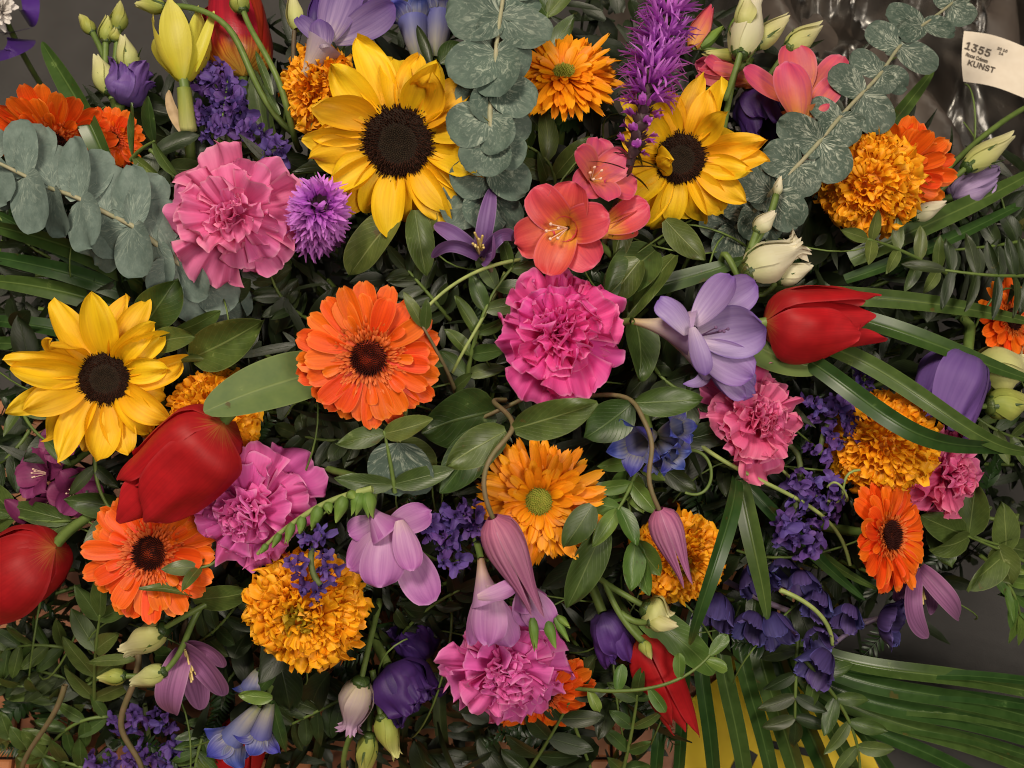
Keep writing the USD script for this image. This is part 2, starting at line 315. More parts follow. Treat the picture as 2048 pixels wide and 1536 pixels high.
def eucalyptus_mat(name, base, dark, wax, amount=.8, mid=.5, var=.1):
    """Grey-green blade with whitish wax that gathers along branching veins from the leaf's base."""
    N = {'tc': ('texture_coordinate', {}), 'sep': ('separate_xyz', {}), 'oi': ('object_info', {}), 'geo': ('geometry', {}),
         'c': ('math', {'math_type': 'subtract', 'value2': .5}), 'ab': ('math', {'math_type': 'absolute'}),
         'at': ('math', {'math_type': 'arctan2'}), 'ue': ('math', {'math_type': 'add', 'value2': .04}),
         'cb': ('combine_xyz', {}), 'mp': ('mapping', {'scale': (6.0, 4.6, 9.0)}), 'vn': ('noise_texture', {'scale': 1.0, 'detail': 6.0, 'roughness': .68, 'distortion': 1.4}),
         'vr': ('map_range', {'range_type': 'smoothstep', 'from_min': .46, 'from_max': .70, 'to_min': 0, 'to_max': 1, 'clamp': True}),
         'fall': ('rgb_ramp', {'ramp': [(0, (1, 1, 1)), (.35, (.75, .75, .75)), (mid + .25, (.25, .25, .25)), (1, (.05, .05, .05))]}),
         'f': ('math', {'math_type': 'multiply'}), 'f2': ('math', {'math_type': 'multiply', 'value2': amount}),
         'nz': ('noise_texture', {'scale': 130.0, 'detail': 7.0, 'roughness': .7}), 'rp': ('rgb_ramp', {'ramp': [(.3, C(dark)), (.7, C(base))]}),
         'm': ('mix_color', {'b': C(wax)}), 'mv': ('map_range', {'to_min': 1 - var, 'to_max': 1 + var}), 'hs': ('hsv', {}),
         'bm': ('bump', {'strength': .3, 'distance': .0005}), 'p': ('principled_bsdf', {'roughness': .6, 'specular_ior_level': .3}),
         't': ('translucent_bsdf', {}), 'o': ('mix_closure', {'fac': .1})}
    L = [('tc.UV', 'sep.vector'), ('sep.y', 'c.value1'), ('sep.x', 'ue.value1'), ('c.value', 'at.value1'), ('ue.value', 'at.value2'),
         ('at.value', 'cb.x'), ('sep.x', 'cb.y'), ('oi.random', 'cb.z'), ('cb.vector', 'mp.vector'), ('mp.vector', 'vn.vector'), ('vn.fac', 'vr.value'),
         ('sep.x', 'fall.fac'), ('vr.result', 'f.value1'), ('fall.color', 'f.value2'), ('f.value', 'f2.value1'), ('f2.value', 'm.fac'),
         ('geo.position', 'nz.vector'), ('nz.fac', 'rp.fac'), ('rp.color', 'm.a'), ('m.result', 'hs.color'), ('oi.random', 'mv.value'), ('mv.result', 'hs.value'),
         ('hs.color', 'p.base_color'), ('hs.color', 't.color'), ('vn.fac', 'bm.height'), ('bm.normal', 'p.normal'), ('p.BSDF', 'o.closure1'), ('t.BSDF', 'o.closure2')]
    return usdkit.material(stage, '/World/Looks/' + name, N, L, surface='o.closure')

GREEN = leaf_mat('leaf_green', '#4e632d', '#384a20', '#84945a')
OLIVE = leaf_mat('leaf_olive', '#5a6a33', '#445325', '#929c66')
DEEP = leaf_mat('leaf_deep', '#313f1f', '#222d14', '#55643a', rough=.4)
BRIGHT = leaf_mat('leaf_bright', '#668038', '#54702e', '#9caf68', trans=.22)
BLADE = leaf_mat('leaf_blade', '#435c2b', '#334c20', '#687f44', lat=0, midw=.06, rough=.35)
PALM = leaf_mat('leaf_palm', '#405a2b', '#314a20', '#6b8448', lat=0, midw=.05, rough=.3, spec=.6)
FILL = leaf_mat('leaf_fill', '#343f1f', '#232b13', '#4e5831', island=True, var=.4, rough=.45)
STEM = plain('stem_green', '#66793c', '#54682f', 150, .5)
STEMY = plain('stem_pale', '#9aa560', '#7f9050', 150, .5)
STEMB = plain('stem_brown', '#79654c', '#66603c', 150, .6)
BROWNISH = plain('stem_plum', '#5b4a44', '#6a5c3e', 150, .6)
BASE = np.array([0.0, 0.03, 0.02])                             # where the stems meet
def stem_down(t, r=.0024, mat=None, start=None, d=None, name='stem', reach=.05):
    p0 = t.o if start is None else start; d = -t.R[:, 2] if d is None else d
    d = unit(d - F_ * .8)
    p1 = p0 + d * reach * .55
    p2 = p1 * .55 + BASE * .45 + np.array([0, 0, -.035]); end = BASE + (p0 - BASE) * np.array([.22, .22, 0])
    p2[2] = max(p2[2], .03)
    t.part(name, tube([p0, p1, p2, end], r, r * 1.1, 14, 6), mat or STEM, world=True)

# ================================================================== SETTING
def structure(name, m, mat, parent=None, smooth=False):
    V, F, UV = m
    path = free(parent or '/World', name)
    pr = usdkit.mesh(stage, path, (V, F), mat, smooth=smooth).GetPrim()
    if not parent: pr.SetCustomDataByKey('kind', 'structure')
    return path
def slab(x0, x1, y0, y1, z0, z1, ch=.0012):
    V = np.array([[x0, y0, z0], [x1, y0, z0], [x1, y1, z0], [x0, y1, z0], [x0, y0, z1 - ch], [x1, y0, z1 - ch], [x1, y1, z1 - ch], [x0, y1, z1 - ch],
                  [x0 + ch, y0 + ch, z1], [x1 - ch, y0 + ch, z1], [x1 - ch, y1 - ch, z1], [x0 + ch, y1 - ch, z1]], float)
    Q = [[0, 1, 5, 4], [1, 2, 6, 5], [2, 3, 7, 6], [3, 0, 4, 7], [4, 5, 9, 8], [5, 6, 10, 9], [6, 7, 11, 10], [7, 4, 8, 11], [8, 9, 10, 11]]
    F = np.array([[q[i] for i in t] for q in Q for t in ((0, 1, 2), (0, 2, 3))])
    return V, F, V[:, :2]
FLOORM = plain('floor_joint', '#3a2419', '#2c1b12', 90, .8)
WOODS = [plain(f'floor_wood_{i}', a, b, 55, .42, bump=.2, bscale=300) for i, (a, b) in enumerate([('#b9794f', '#a5663f'), ('#ad6e47', '#96593a'), ('#c28458', '#ae7049')])]
MATM = plain('mat_grey', '#413e3d', '#383534', 30, .62, .35, bump=.5, bscale=1500, dist=.0004)
big = 3.0
fl = structure('floor', slab(-big, big, -big, big, -.03, -.006), FLOORM)
k = 0
for ix in range(-9, 8):
    for iy in range(-4, 3):
        x0 = ix * .068; y0 = -.20 + iy * .24 + (ix % 3) * .08
        structure('floor_plank', slab(x0 + .0012, x0 + .0668, y0 + .001, y0 + .239, -.0058, .0), WOODS[(ix * 7 + iy * 3) % 3], fl); k += 1
# grey rubber mat with a rounded edge: covers the floor behind and to the right
a0, a1, a2 = G(-300, 800), G(1560, 1750), G(1620, 1150)
ring = [(-1.6, a0[1]), (.05, a0[1]), (.10, .02), (a2[0], a2[1]), (a1[0] + .06, -.9), (1.6, -.9), (1.6, 1.9), (-1.6, 1.9)]
import trimesh
mp = trimesh.creation.extrude_polygon(Polygon(ring).buffer(-.01).buffer(.01), .003, engine='earcut')
structure('floor_mat', (np.array(mp.vertices) + [0, 0, .0008], np.array(mp.faces), np.array(mp.vertices)[:, :2]), MATM)

# ================================================================== BUILDERS
def head(name, label, cat, px, py, dh, tilt, d, group, roll=0):
    return Thing(name, label, cat, P(px, py, dh), facing(tilt, d, roll), group)

SUN = petal_mat('sunflower_petal', [(0, '#eaaa0c'), (.25, '#f6c014'), (1, '#fbd028')], '#d6940a', .4, (1.0, 16), rough=.55, trans=.3, hue=.012, var=.07)
SUNC = plain('sunflower_disc', '#2b1a10', '#171009', 700, .8, .2, .8)
SUNF = plain('sunflower_floret', '#2a130b', '#3a1c0e', 500, .8, .2)
SUNK = plain('sunflower_kernel', '#3a3021', '#221a10', 500, .75, .2)
def sunflower(label, px, py, R, disc, dh, tilt, d, mod=None, n=17):
    t = head('sunflower', label, 'sunflower', px, py, dh, tilt, d, 'sunflowers in the bouquet')
    s = K(px, py, dh); R *= s; rd = disc * s
    th = np.linspace(0, 1, 9)
    prof = np.stack([np.sin(th * 1.5) * rd * .97, np.cos(th * 1.5) * rd * .28 - .1 * rd * np.exp(-(th / .3) ** 2)], 1)
    ph = np.linspace(0, 2 * math.pi, 40, endpoint=False)
    V = np.stack([prof[:, :1] * np.cos(ph), prof[:, :1] * np.sin(ph), prof[:, 1:] + 0 * ph], -1).reshape(-1, 3)
    disc_p = t.part('disc', (V, gridfaces(9, 40, True), V[:, :2]), SUNC)
    ker, ring = [], []
    for i in range(1100):                                        # kernels in the middle, then the ring of open brown florets
        f = math.sqrt((i + .5) / 1100); a = i * 2.39996
        r = f * rd * 1.0; z = rd * .28 * math.cos(f * 1.5) - .1 * rd * math.exp(-(f / .3) ** 2)
        b = (r * math.cos(a), r * math.sin(a), z - .01 * rd)
        o = np.array([math.cos(a) * f * .9, math.sin(a) * f * .9, 1]) + rng.normal(0, .12, 3)
        if f < .50: ker.append(spike(b, o, rd * .05, rd * .020, 4))
        else: ring.append(spike(b, o + np.array([math.cos(a), math.sin(a), 0]) * (.15 if f < .85 else .7), rd * rng.uniform(.10, .24), rd * .020, 3))
    t.part('kernels', join(ker), SUNK, disc_p, smooth=True, kind='stuff'); t.part('disc_florets', join(ring), SUNF, disc_p, smooth=True, kind='stuff')
    for row in (0, 1):
        for i in range(n):
            az = (i + row * .5) * 360 / n + rng.normal(0, 4)
            kw = dict(L=(R - rd * .86) * (1.0 if row == 0 else .93) * rng.uniform(.78, 1.10), W=R * .172 * rng.uniform(.82, 1.2), a0=(6 if row == 0 else 22) + rng.normal(0, 9), a1=rng.normal(-22, 34),
                      cup=rng.uniform(.35, .9), p=.75, q=.72, e=.12, ridge=.12, rn=4, nz=.6, twist=rng.normal(0, 24), nu=13, nv=9, side=rng.normal(0, .12))
            if mod:
                kw2 = mod(az % 360, row)
                if kw2 is None: continue
                Lk = kw2.pop('Lk', 1); kw.update(kw2); kw['L'] *= Lk
            t.part('petal', put(sheet(**kw), az, rd * .86, .0 + row * .03 * rd, rng.normal(0, 8)), SUN)
    for i in range(12):                                         # green bracts behind
        t.part('bract', put(sheet(R * .55, R * .09, a0=-15, a1=-20, p=.4, q=.9, cup=.4, nu=6, nv=5), i * 30 + rng.normal(0, 5), rd * .7, -.12 * R), GREEN)
    cb = [(rd * .3 * math.sin(x), rd * (-.15 - .5 * x / 1.6)) for x in np.linspace(0, 1.6, 5)]
    t.part('receptacle', xf(ball(rd * .85, (0, 0, -.14 * R), sz=.4)), GREEN)
    stem_down(t, .0042, GREEN, start=t.w((0, 0, -.16 * R)))
    return t

GER = petal_mat('gerbera_petal', [(0, '#dc4a08'), (.3, '#f0580a'), (1, '#f86c16')], '#c8400a', .5, (.8, 14), edge='#f58c38', edge_at=.93, rough=.5, trans=.25, var=.06)
GERF = petal_mat('gerbera_floret', [(0, '#c4440e'), (1, '#f07c3c')], None, 0, rough=.6)
GERC = plain('gerbera_centre', '#2a0d0a', '#3c130c', 800, .8, .2, .6)
def gerbera(label, px, py, R, dh, tilt, d, n=22, center=.2, rows=((1.0, 5), (.86, 13), (.52, 34)), mod=None, ntail=True):
    t = head('gerbera', label, 'gerbera', px, py, dh, tilt, d, 'orange gerberas in the bouquet')
    R *= K(px, py, dh)
    for ri, (lk, a0) in enumerate(rows):
        m = n if ri == 0 else int(n * (.85, .45)[ri - 1])
        for i in range(m):
            az = (i + ri * .47) * 360 / m + rng.normal(0, 2.5)
            kw = dict(L=R * lk * rng.uniform(.93, 1.03) - R * .24, W=R * (.150 if ri < 2 else .085) * rng.uniform(.88, 1.12), a0=a0 + rng.normal(0, 4), a1=-a0 * .8 - 8 + rng.normal(0, 7), cup=.55 if ri < 2 else .9,
                      p=.9, q=.33, e=.16, notch=.035 if ri < 2 else .02, ridge=.09, rn=3, nz=.15, nu=11, nv=9, twist=rng.normal(0, 6))
            if mod:
                k2 = mod(az % 360, ri)
                if k2 is None: continue
                Lk = k2.pop('Lk', 1); kw.update(k2); kw['L'] *= Lk
            t.part('petal', put(sheet(**kw), az, R * (.24 if ri < 2 else .36), ri * .02 * R), GER)
    dome_ = ball(R * center * 2.0, (0, 0, -.10 * R), 8, .35)
    dp = t.part('disc', dome_, GERF)
    fl, cs = [], []
    for i in range(300):                                        # trans florets: little loops round the eye
        f = rng.uniform(center * 1.02, .46); a = rng.random() * 360
        fl.append(put(sheet(R * rng.uniform(.07, .14), R * .016, a0=rng.uniform(25, 80), a1=-60, nu=4, nv=3, p=.4, q=.4, cup=.5), a, R * f, R * (.06 - .12 * (f - .2))))
    for i in range(260):
        f = math.sqrt((i + .5) / 260); a = i * 2.39996; r = R * center * 1.1 * f
        cs.append(spike((r * math.cos(a), r * math.sin(a), R * (.045 - .05 * (1 - f) ** 2)), (math.cos(a) * (f - .55), math.sin(a) * (f - .55), 1), R * (.05 + .05 * f), R * .012))
    t.part('disc_florets', join(fl), GERF, dp, kind='stuff'); t.part('eye', join(cs), GERC, dp, kind='stuff')
    t.part('receptacle', ball(R * .22, (0, 0, -.13 * R), sz=.6), STEM)
    stem_down(t, .0028, STEM, start=t.w((0, 0, -.2 * R)))
    return t

DBL = petal_mat('double_gerbera_petal', [(0, '#e4860a'), (.5, '#f49a0f'), (1, '#faa718')], '#d87806', .5, (.9, 16), rough=.5, trans=.28, var=.07, hue=.01)
DBLC = plain('double_gerbera_centre', '#7f8a2c', '#99923a', 600, .7, .2, .5)
def double_gerbera(label, px, py, R, dh, tilt, d, center=.25, droop=2):
    t = head('double_gerbera', label, 'gerbera', px, py, dh, tilt, d, 'amber double gerberas in the bouquet')
    R *= K(px, py, dh)
    rows = [(1.0, droop, 30), (.97, droop + 8, 32), (.88, droop + 15, 34), (.76, droop + 24, 36), (.62, droop + 36, 34), (.48, droop + 52, 32)]
    for ri, (lk, a0, m) in enumerate(rows):
        for i in range(m):
            L = R * lk * rng.uniform(.85, 1.06) - R * center * .8
            t.part('petal', put(sheet(max(L, R * .14), R * rng.uniform(.06, .095), a0=a0 + rng.normal(0, 8), a1=-a0 * .7 + rng.normal(-8, 14), cup=rng.uniform(.5, 1.3), p=.6, q=.3, e=.2, notch=.05, ridge=.12, rn=3, twist=rng.normal(0, 16), nu=8, nv=5, side=rng.normal(0, .06)),
                                    (i + ri * .5) * 360 / m + rng.normal(0, 4), R * center * .8, ri * .012 * R), DBL)
    dp = t.part('disc', ball(R * center * 1.05, (0, 0, -.03 * R), 8, .5), DBLC)
    cs = []
    for i in range(240):
        f = math.sqrt((i + .5) / 240); a = i * 2.39996; r = R * center * f
        cs.append(spike((r * math.cos(a), r * math.sin(a), R * (.09 - .06 * f * f)), (math.cos(a) * .5 * f, math.sin(a) * .5 * f, 1), R * rng.uniform(.035, .07), R * .012))
    t.part('disc_florets', join(cs), DBLC, dp, kind='stuff')
    t.part('receptacle', ball(R * .22, (0, 0, -.14 * R), sz=.6), STEM)
    stem_down(t, .003, STEM, start=t.w((0, 0, -.2 * R)))
    return t

MAR = petal_mat('marigold_petal', [(0, '#dc8408'), (.45, '#f6a612'), (1, '#fcb41e')], '#d67c08', .4, (1.2, 12), rough=.55, trans=.22, var=.08, hue=.008)
MARG = petal_mat('marigold_heart', [(0, '#8d7a14'), (1, '#b79318')], None, 0, rough=.6)
def marigold(label, px, py, R, dh, tilt, d, n=150, flat=.62, heart=.05):
    t = head('marigold', label, 'marigold', px, py, dh, tilt, d, 'orange marigolds in the bouquet')
    R *= K(px, py, dh) * .95; n = int(n * 1.15)
    for i in range(n):
        f = (i + .5) / n; th = rad(100 * f ** .55); az = math.degrees(i * 2.39996)
        L = R * (.26 + .19 * f) * rng.uniform(.75, 1.25); rb = R * .62
        kw = dict(p=.75, q=.10, e=.12, ruf=rng.uniform(.35, .65), rf=rng.uniform(1.5, 3.2), nu=8, nv=15, a1=rng.normal(-40, 25), cup=rng.uniform(-.3, 1.0), serr=.07, sn=7, twist=rng.normal(0, 22), nz=.4)
        m = sheet(L, L * rng.uniform(.46, .72), a0=92 - math.degrees(th) + rng.normal(0, 10), **kw)
        t.part('petal', put(m, az, rb * math.sin(th), rb * (math.cos(th) - .3) * flat, 0), MARG if f < heart else MAR)
    t.part('core', ball(R * .6, (0, 0, -.18 * R * flat), 8, flat), MAR)
    t.part('calyx', xf(cup_petal(R * .9, R * .42, [(0, .25), (.4, .9), (1, 1)], 180, 0, q=.01, p=.01, nu=6, nv=15, spiral=0), None, (0, 0, -1.15 * R)), STEM)
    stem_down(t, .003, STEM, start=t.w((0, 0, -1.1 * R)))
    return t

PINKS = {
    'rose': petal_mat('carnation_rose', [(0, '#d8408c'), (.4, '#ec66aa'), (1, '#f58cc2')], '#cc4886', .25, (1.2, 30), edge='#f2a9c8', edge_at=.94, trans=.4, var=.05, bump=.12),
    'hot': petal_mat('carnation_hot', [(0, '#c81f78'), (.45, '#ea3f9e'), (1, '#f464b8')], '#c42a80', .25, (1.2, 30), edge='#f19acb', edge_at=.95, trans=.4, var=.05, bump=.12),
    'orchid': petal_mat('carnation_orchid', [(0, '#c83a90'), (.45, '#e858b2'), (1, '#f27cca')], '#bc4490', .25, (1.2, 30), edge='#f0a8d6', edge_at=.95, trans=.4, var=.05, bump=.12),
    'salmon': petal_mat('carnation_salmon', [(0, '#cc3a7c'), (.45, '#e65898'), (1, '#f27cb0')], '#c84a7c', .25, (1.2, 30), edge='#f0a0ba', edge_at=.95, trans=.4, var=.05, bump=.12)}
def carnation(label, px, py, R, dh, tilt, d, tone, n=46, spread=1.0, crumple=1.0):
    t = head('carnation', label, 'carnation', px, py, dh, tilt, d, 'pink carnations in the bouquet')
    R *= K(px, py, dh)
    for i in range(n):
        f = (i + .5) / n; az = math.degrees(i * 2.39996) + rng.normal(0, 8)
        if f < .5:
            g = f / .5
            a0, a1, L, wk = 96 - 46 * g + rng.normal(0, 8), -15 - 30 * g + rng.normal(0, 25), R * (.40 + .24 * g) * rng.uniform(.85, 1.12), rng.uniform(.42, .55)
            kw = dict(ruf=.42 * crumple * rng.uniform(.7, 1.3), rf=rng.uniform(2.0, 3.6), cup=rng.uniform(-.2, 1.3), twist=rng.normal(0, 30))
        else:
            g = (f - .5) / .5
            a0, a1, L, wk = 42 - 34 * g * spread + rng.normal(0, 6), -34 - 4 * g + rng.normal(0, 16), R * (.72 + .30 * g) * rng.uniform(.80, 1.10), rng.uniform(.44, .58)
            kw = dict(ruf=.25 * crumple * rng.uniform(.6, 1.5), rf=rng.uniform(1.6, 3.2), cup=rng.uniform(-.4, .7), twist=rng.normal(0, 14))
        kw.update(p=.95, q=.06, e=.02, tipk=.22 + .12 * rng.random(), serr=.065, sn=26, nz=.35, nu=13, nv=29)
        m = sheet(L, L * wk, a0=a0, a1=a1, **kw)
        t.part('petal', put(m, az, R * .05 * f, -R * .22 * f + (.02 * R)), PINKS[tone])
    t.part('calyx', xf(cup_petal(R * .62, R * .17, [(0, .55), (.5, .95), (1, 1)], 180, 0, q=.01, p=.01, nu=6, nv=13, spiral=0), None, (0, 0, -R * .72)), STEM)
    stem_down(t, .0024, STEM, start=t.w((0, 0, -.7 * R)))
    return t

def axis_thing(name, label, cat, b, e, dhb, dhe, group, ref=None):
    p0, p1 = P(*b, dhb), P(*e, dhe)
    t = Thing(name, label, cat, p0, along(p1 - p0), group); t.H = float(np.linalg.norm(p1 - p0))
    return t
TUL = petal_mat('tulip_petal', [(0, '#a8602c'), (.05, '#ac1c20'), (.5, '#bc1820'), (1, '#c6242c')], '#8c0f18', .3, (.6, 52), hue=.0, mottle=.10, edge='#b8343a', edge_at=.97, rough=.56, trans=.28, var=.08, spec=.35, bump=.15)
TULY = petal_mat('tulip_petal_yellow_base', [(0, '#d8b64a'), (.12, '#d08a30'), (.22, '#b02420'), (1, '#ac1c20')], '#80141a', .5, (.8, 18), rough=.36, trans=.2, spec=.5)
def tulip(label, b, e, W, dhb=0, dhe=0, mat=None, prof=None, opn=1.0, roll=30, q=.45, stem=None, name='tulip', cat='tulip', group='red tulips in the bouquet', ha=58, sepals=6, pet=None, ruf=0, vary=.05, nz=.07, closed=True):
    t = axis_thing(name, label, cat, b, e, dhb, dhe, group)
    R = W * K(*b, dhb); H = t.H
    prof = prof or [(0, .25), (.07, .62), (.2, .9), (.4, 1.0), (.75, .88), (1, .62 * opn)]
    if closed: prof = [(0, .02), (.022, max(.2, prof[0][1]))] + list(prof[1:])
    for az, hk, rk, hp in pet or ():
        t.part('petal', cup_petal(H * hk, R * rk, prof, hp, az, q=.20, p=.10, nu=20, nv=17, spiral=rng.choice([-.11, .11]), tipk=.17, nz=.12, ridge=.014, rn=3, ruf=.03), mat or TUL)
    for i in range(0 if pet else sepals):
        inner = i % 2
        t.part('petal', cup_petal(H * rng.uniform(1 - vary * 3, 1 + vary), R * (1 if not inner else .90) * rng.uniform(1 - 2 * vary, 1), prof, ha * rng.uniform(.95, 1.08), roll + i * 360 / sepals + rng.normal(0, 4), q=q, p=.12, nu=14, nv=13, spiral=.05, tipk=.10, nz=nz, ruf=ruf, rf=3.2, tw=rng.normal(0, 3)), mat or TUL)
    pst = t.part('pistil', xf(ball(R * .13, (0, 0, H * .3), sz=2.4)), STEMY)
    if stem: t.part('stem', tube([t.o + t.R[:, 2] * .004] + [P(*q) for q in stem], .0030, .0032, 18, 7), STEM, world=True)
    else: stem_down(t, .003, STEM)
    return t

def trumpet(t, H, R, n, Lp, Wp, a0, a1, mat, roll=0, tubef=None, parent=None, o=None, rot=None, pq=(.8, .42), stamens=0, stmat=None, tubemat=None, cup=.8, anther=None, ntube=True, pname='petal', calyx=None, inner=True, ruf=0, ridge=0):
    """Funnel tube along z and n petals at its mouth; returns nothing."""
    rot = np.eye(3) if rot is None else rot; o = np.zeros(3) if o is None else o
    prof = tubef or [(0, .16), (.25, .24), (.5, .46), (.8, .85), (1, 1.0)]
    tp = parent
    if ntube:
        tp_ = t.part('tube', xf(cup_petal(H, R, prof, 180, 0, q=.003, p=.003, nu=9, nv=19, spiral=0, tipk=0, nz=.04), rot, o), tubemat or mat, parent)
    for i in range(n):
        inn = i % 2 if inner else 0
        m = sheet(Lp * rng.uniform(.93, 1.05) * (1 - .06 * inn), Wp * rng.uniform(.93, 1.08), p=pq[0], q=pq[1], e=.13, a0=a0 + rng.normal(0, 5) + 14 * inn, a1=a1 + rng.normal(0, 12) + 12 * inn, cup=cup * (.8 + .5 * inn), nz=.3, side=rng.normal(0, .05), nu=11, nv=9, ruf=ruf, ridge=ridge, rn=3)
        t.part(pname, xf(put(m, roll + i * 360 / n + rng.normal(0, 3), R * .86 - (.08 * R if inn else 0), H * .97), rot, o), mat, parent)
    if stamens:
        for i in range(stamens):
            a = 6.28 * i / stamens; dr = np.array([math.cos(a) * .25, math.sin(a) * .25, 1])
            c = np.array([math.cos(a), math.sin(a), 0]) * R * .2 + np.array([0, 0, H * .6]); e_ = c + unit(dr) * Lp * .62
            t.part('stamen', xf(join([tube([c, (c + e_) / 2 + dr * 0, e_], Lp * .014, Lp * .010, 5, 5), ball(Lp * .045, e_, 5, 1.3)]), rot, o), stmat, parent)
    if calyx:
        for i in range(2): t.part('calyx', xf(put(sheet(H * .45, R * .32, a0=82, a1=-4, cup=1.3, p=.5, q=.6, nu=6, nv=5), 90 + i * 180, R * .12, -H * .06), rot, o), calyx, parent)

CORAL = petal_mat('freesia_coral', [(0, '#e4b030'), (.24, '#e89a3c'), (.45, '#e6604e'), (1, '#e24a60')], '#b03048', .4, (1.0, 14), edge='#dd7488', edge_at=.95, rough=.45, trans=.3, var=.05)
PEACH = petal_mat('freesia_peach', [(0, '#e2a83e'), (.2, '#e28a56'), (.6, '#e06a6e'), (1, '#d8446e')], '#b84a78', .5, (1.0, 8), edge='#d88296', edge_at=.95, rough=.45, trans=.3, var=.06)
LILAC = petal_mat('freesia_lilac', [(0, '#d0bcd0'), (.3, '#b6a0cc'), (.8, '#a287c4'), (1, '#8d6cb8')], '#8566a8', .35, (1.0, 18), edge='#7450a8', edge_at=.93, rough=.45, trans=.3, var=.05)
LILACT = petal_mat('freesia_lilac_tube', [(0, '#b89a58'), (.3, '#d3c0a2'), (.7, '#cdb4c6'), (1, '#b79cc4')], '#a888b0', .3, (1, 12), trans=.25)
ORCHID = petal_mat('freesia_orchid', [(0, '#d3b4bc'), (.3, '#cc9cc6'), (.8, '#c07cbc'), (1, '#b060ae')], '#9c5aa2', .35, (1.0, 14), edge='#d09ad0', edge_at=.94, rough=.45, trans=.3, var=.05)
ORCHIDT = petal_mat('freesia_orchid_tube', [(0, '#a88c54'), (.35, '#c8aca0'), (.7, '#c49abc'), (1, '#bf8cc0')], '#a87aa8', .3, (1, 12), trans=.25)
CORALT = petal_mat('freesia_coral_tube', [(0, '#b8963c'), (.5, '#d8a848'), (1, '#dc9050')], '#c06a48', .4, (1, 12), trans=.25)
YSTAM = plain('stamen_yellow', '#dfc98a', '#d0b060', 300, .6)
PSTAM = plain('stamen_mauve', '#6a4a72', '#84608a', 300, .6)
WSTAM = plain('stamen_pale', '#ecd0bc', '#e6b8a4', 300, .6)
def freesia_side(t, b, e, dhb, dhe, W, mat, tmat, tubek=.55, a0=72, a1=-50, n=6, roll=0, stmat=None, Wp=.40, Lk=1.0, parent=None, pq=(.8, .42), cup=.8, calyx=None, **kw):
    p0, p1 = P(*b, dhb), P(*e, dhe); L = np.linalg.norm(p1 - p0)
    rotw = along(p1 - p0)
    rot = t.R.T @ rotw; o = t.R.T @ (p0 - t.o)
    R = W * K(*b, dhb)
    trumpet(t, L * tubek, R, n, L * (1 - tubek) * 1.12 * Lk, L * (1 - tubek) * Wp, a0, a1, mat, roll, parent=parent, o=o, rot=rot, stamens=5 if stmat is not None else 0, stmat=stmat, tubemat=tmat, cup=cup, calyx=calyx or GREEN, pq=pq, **kw)

BUDW = petal_mat('lisianthus_cream', [(0, '#a9b062'), (.3, '#c6c583'), (.7, '#d8d2a0'), (1, '#e2dcb4')], '#b7b86e', .4, (1, 12), rough=.5, trans=.25, var=.06)
BUDL = petal_mat('lisianthus_pale_lilac', [(0, '#b9ad88'), (.3, '#c9b8ae'), (.7, '#c4aab8'), (1, '#b890b8')], '#a486a0', .35, (1, 12), trans=.25)
BUDG = petal_mat('bud_lime', [(0, '#8a9440'), (.5, '#b3b35c'), (1, '#ccc684')], '#7c8a3c', .4, (1, 12), trans=.2)
BUDF = petal_mat('bud_green', [(0, '#55702e'), (.6, '#6f8c3c'), (1, '#8ba24e')], '#4a6428', .4, (1, 12), trans=.12)
WHITE = petal_mat('lisianthus_white', [(0, '#c5c690'), (.4, '#e2dcc0'), (1, '#eae2cc')], '#cfc89e', .35, (1, 14), rough=.5, trans=.3, var=.03)
PURP = petal_mat('lisianthus_purple', [(0, '#5d4a86'), (.4, '#54347e'), (1, '#4a2a76')], '#3c2164', .4, (1, 16), edge='#6a4c96', edge_at=.95, trans=.2, var=.1)
MAUVE = petal_mat('lisianthus_mauve', [(0, '#6f5894'), (.4, '#74549a'), (1, '#6a4690')], '#5a3c84', .4, (1, 16), trans=.22, var=.06)
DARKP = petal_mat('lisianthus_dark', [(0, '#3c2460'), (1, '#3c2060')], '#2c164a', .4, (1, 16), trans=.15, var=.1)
def bud_parts(t, b, e, W, dhb, dhe, mat, tw=70, opn=.28, n=4, calyx=GREEN, parent=None, prof=None, ruf=.12, sep=True, ha=70):
    p0, p1 = P(*b, dhb), P(*e, dhe); H = np.linalg.norm(p1 - p0); rot = t.R.T @ along(p1 - p0); o = t.R.T @ (p0 - t.o); R = W * K(*b, dhb)
    prof = prof or [(0, .45), (.15, .85), (.35, 1.0), (.65, .72), (.88, .42), (1, opn + .08)]
    r0 = rng.random() * 360
    for i in range(n):
        t.part('petal', xf(cup_petal(H * rng.uniform(.92, 1.03), R * (1 - .05 * (i % 2)), prof, ha, r0 + i * 360 / n, q=.16, p=.05, nu=11, nv=9, spiral=.10, tw=tw, tipk=.06, ruf=ruf, nz=.08), rot, o), mat, parent)
    if sep:
        for i in range(5):
            t.part('sepal', xf(put(sheet(H * rng.uniform(.38, .6), R * .16, a0=88 + rng.normal(0, 6), a1=-14 + rng.normal(0, 12), p=.35, q=.9, cup=.6, nu=6, nv=3), r0 + i * 72, R * .62, -.02 * H), rot, o), calyx, parent)
        t.part('calyx', xf(ball(R * .58, (0, 0, H * .01), 7, .55), rot, o), calyx, parent)
    return p0, -unit(p1 - p0)
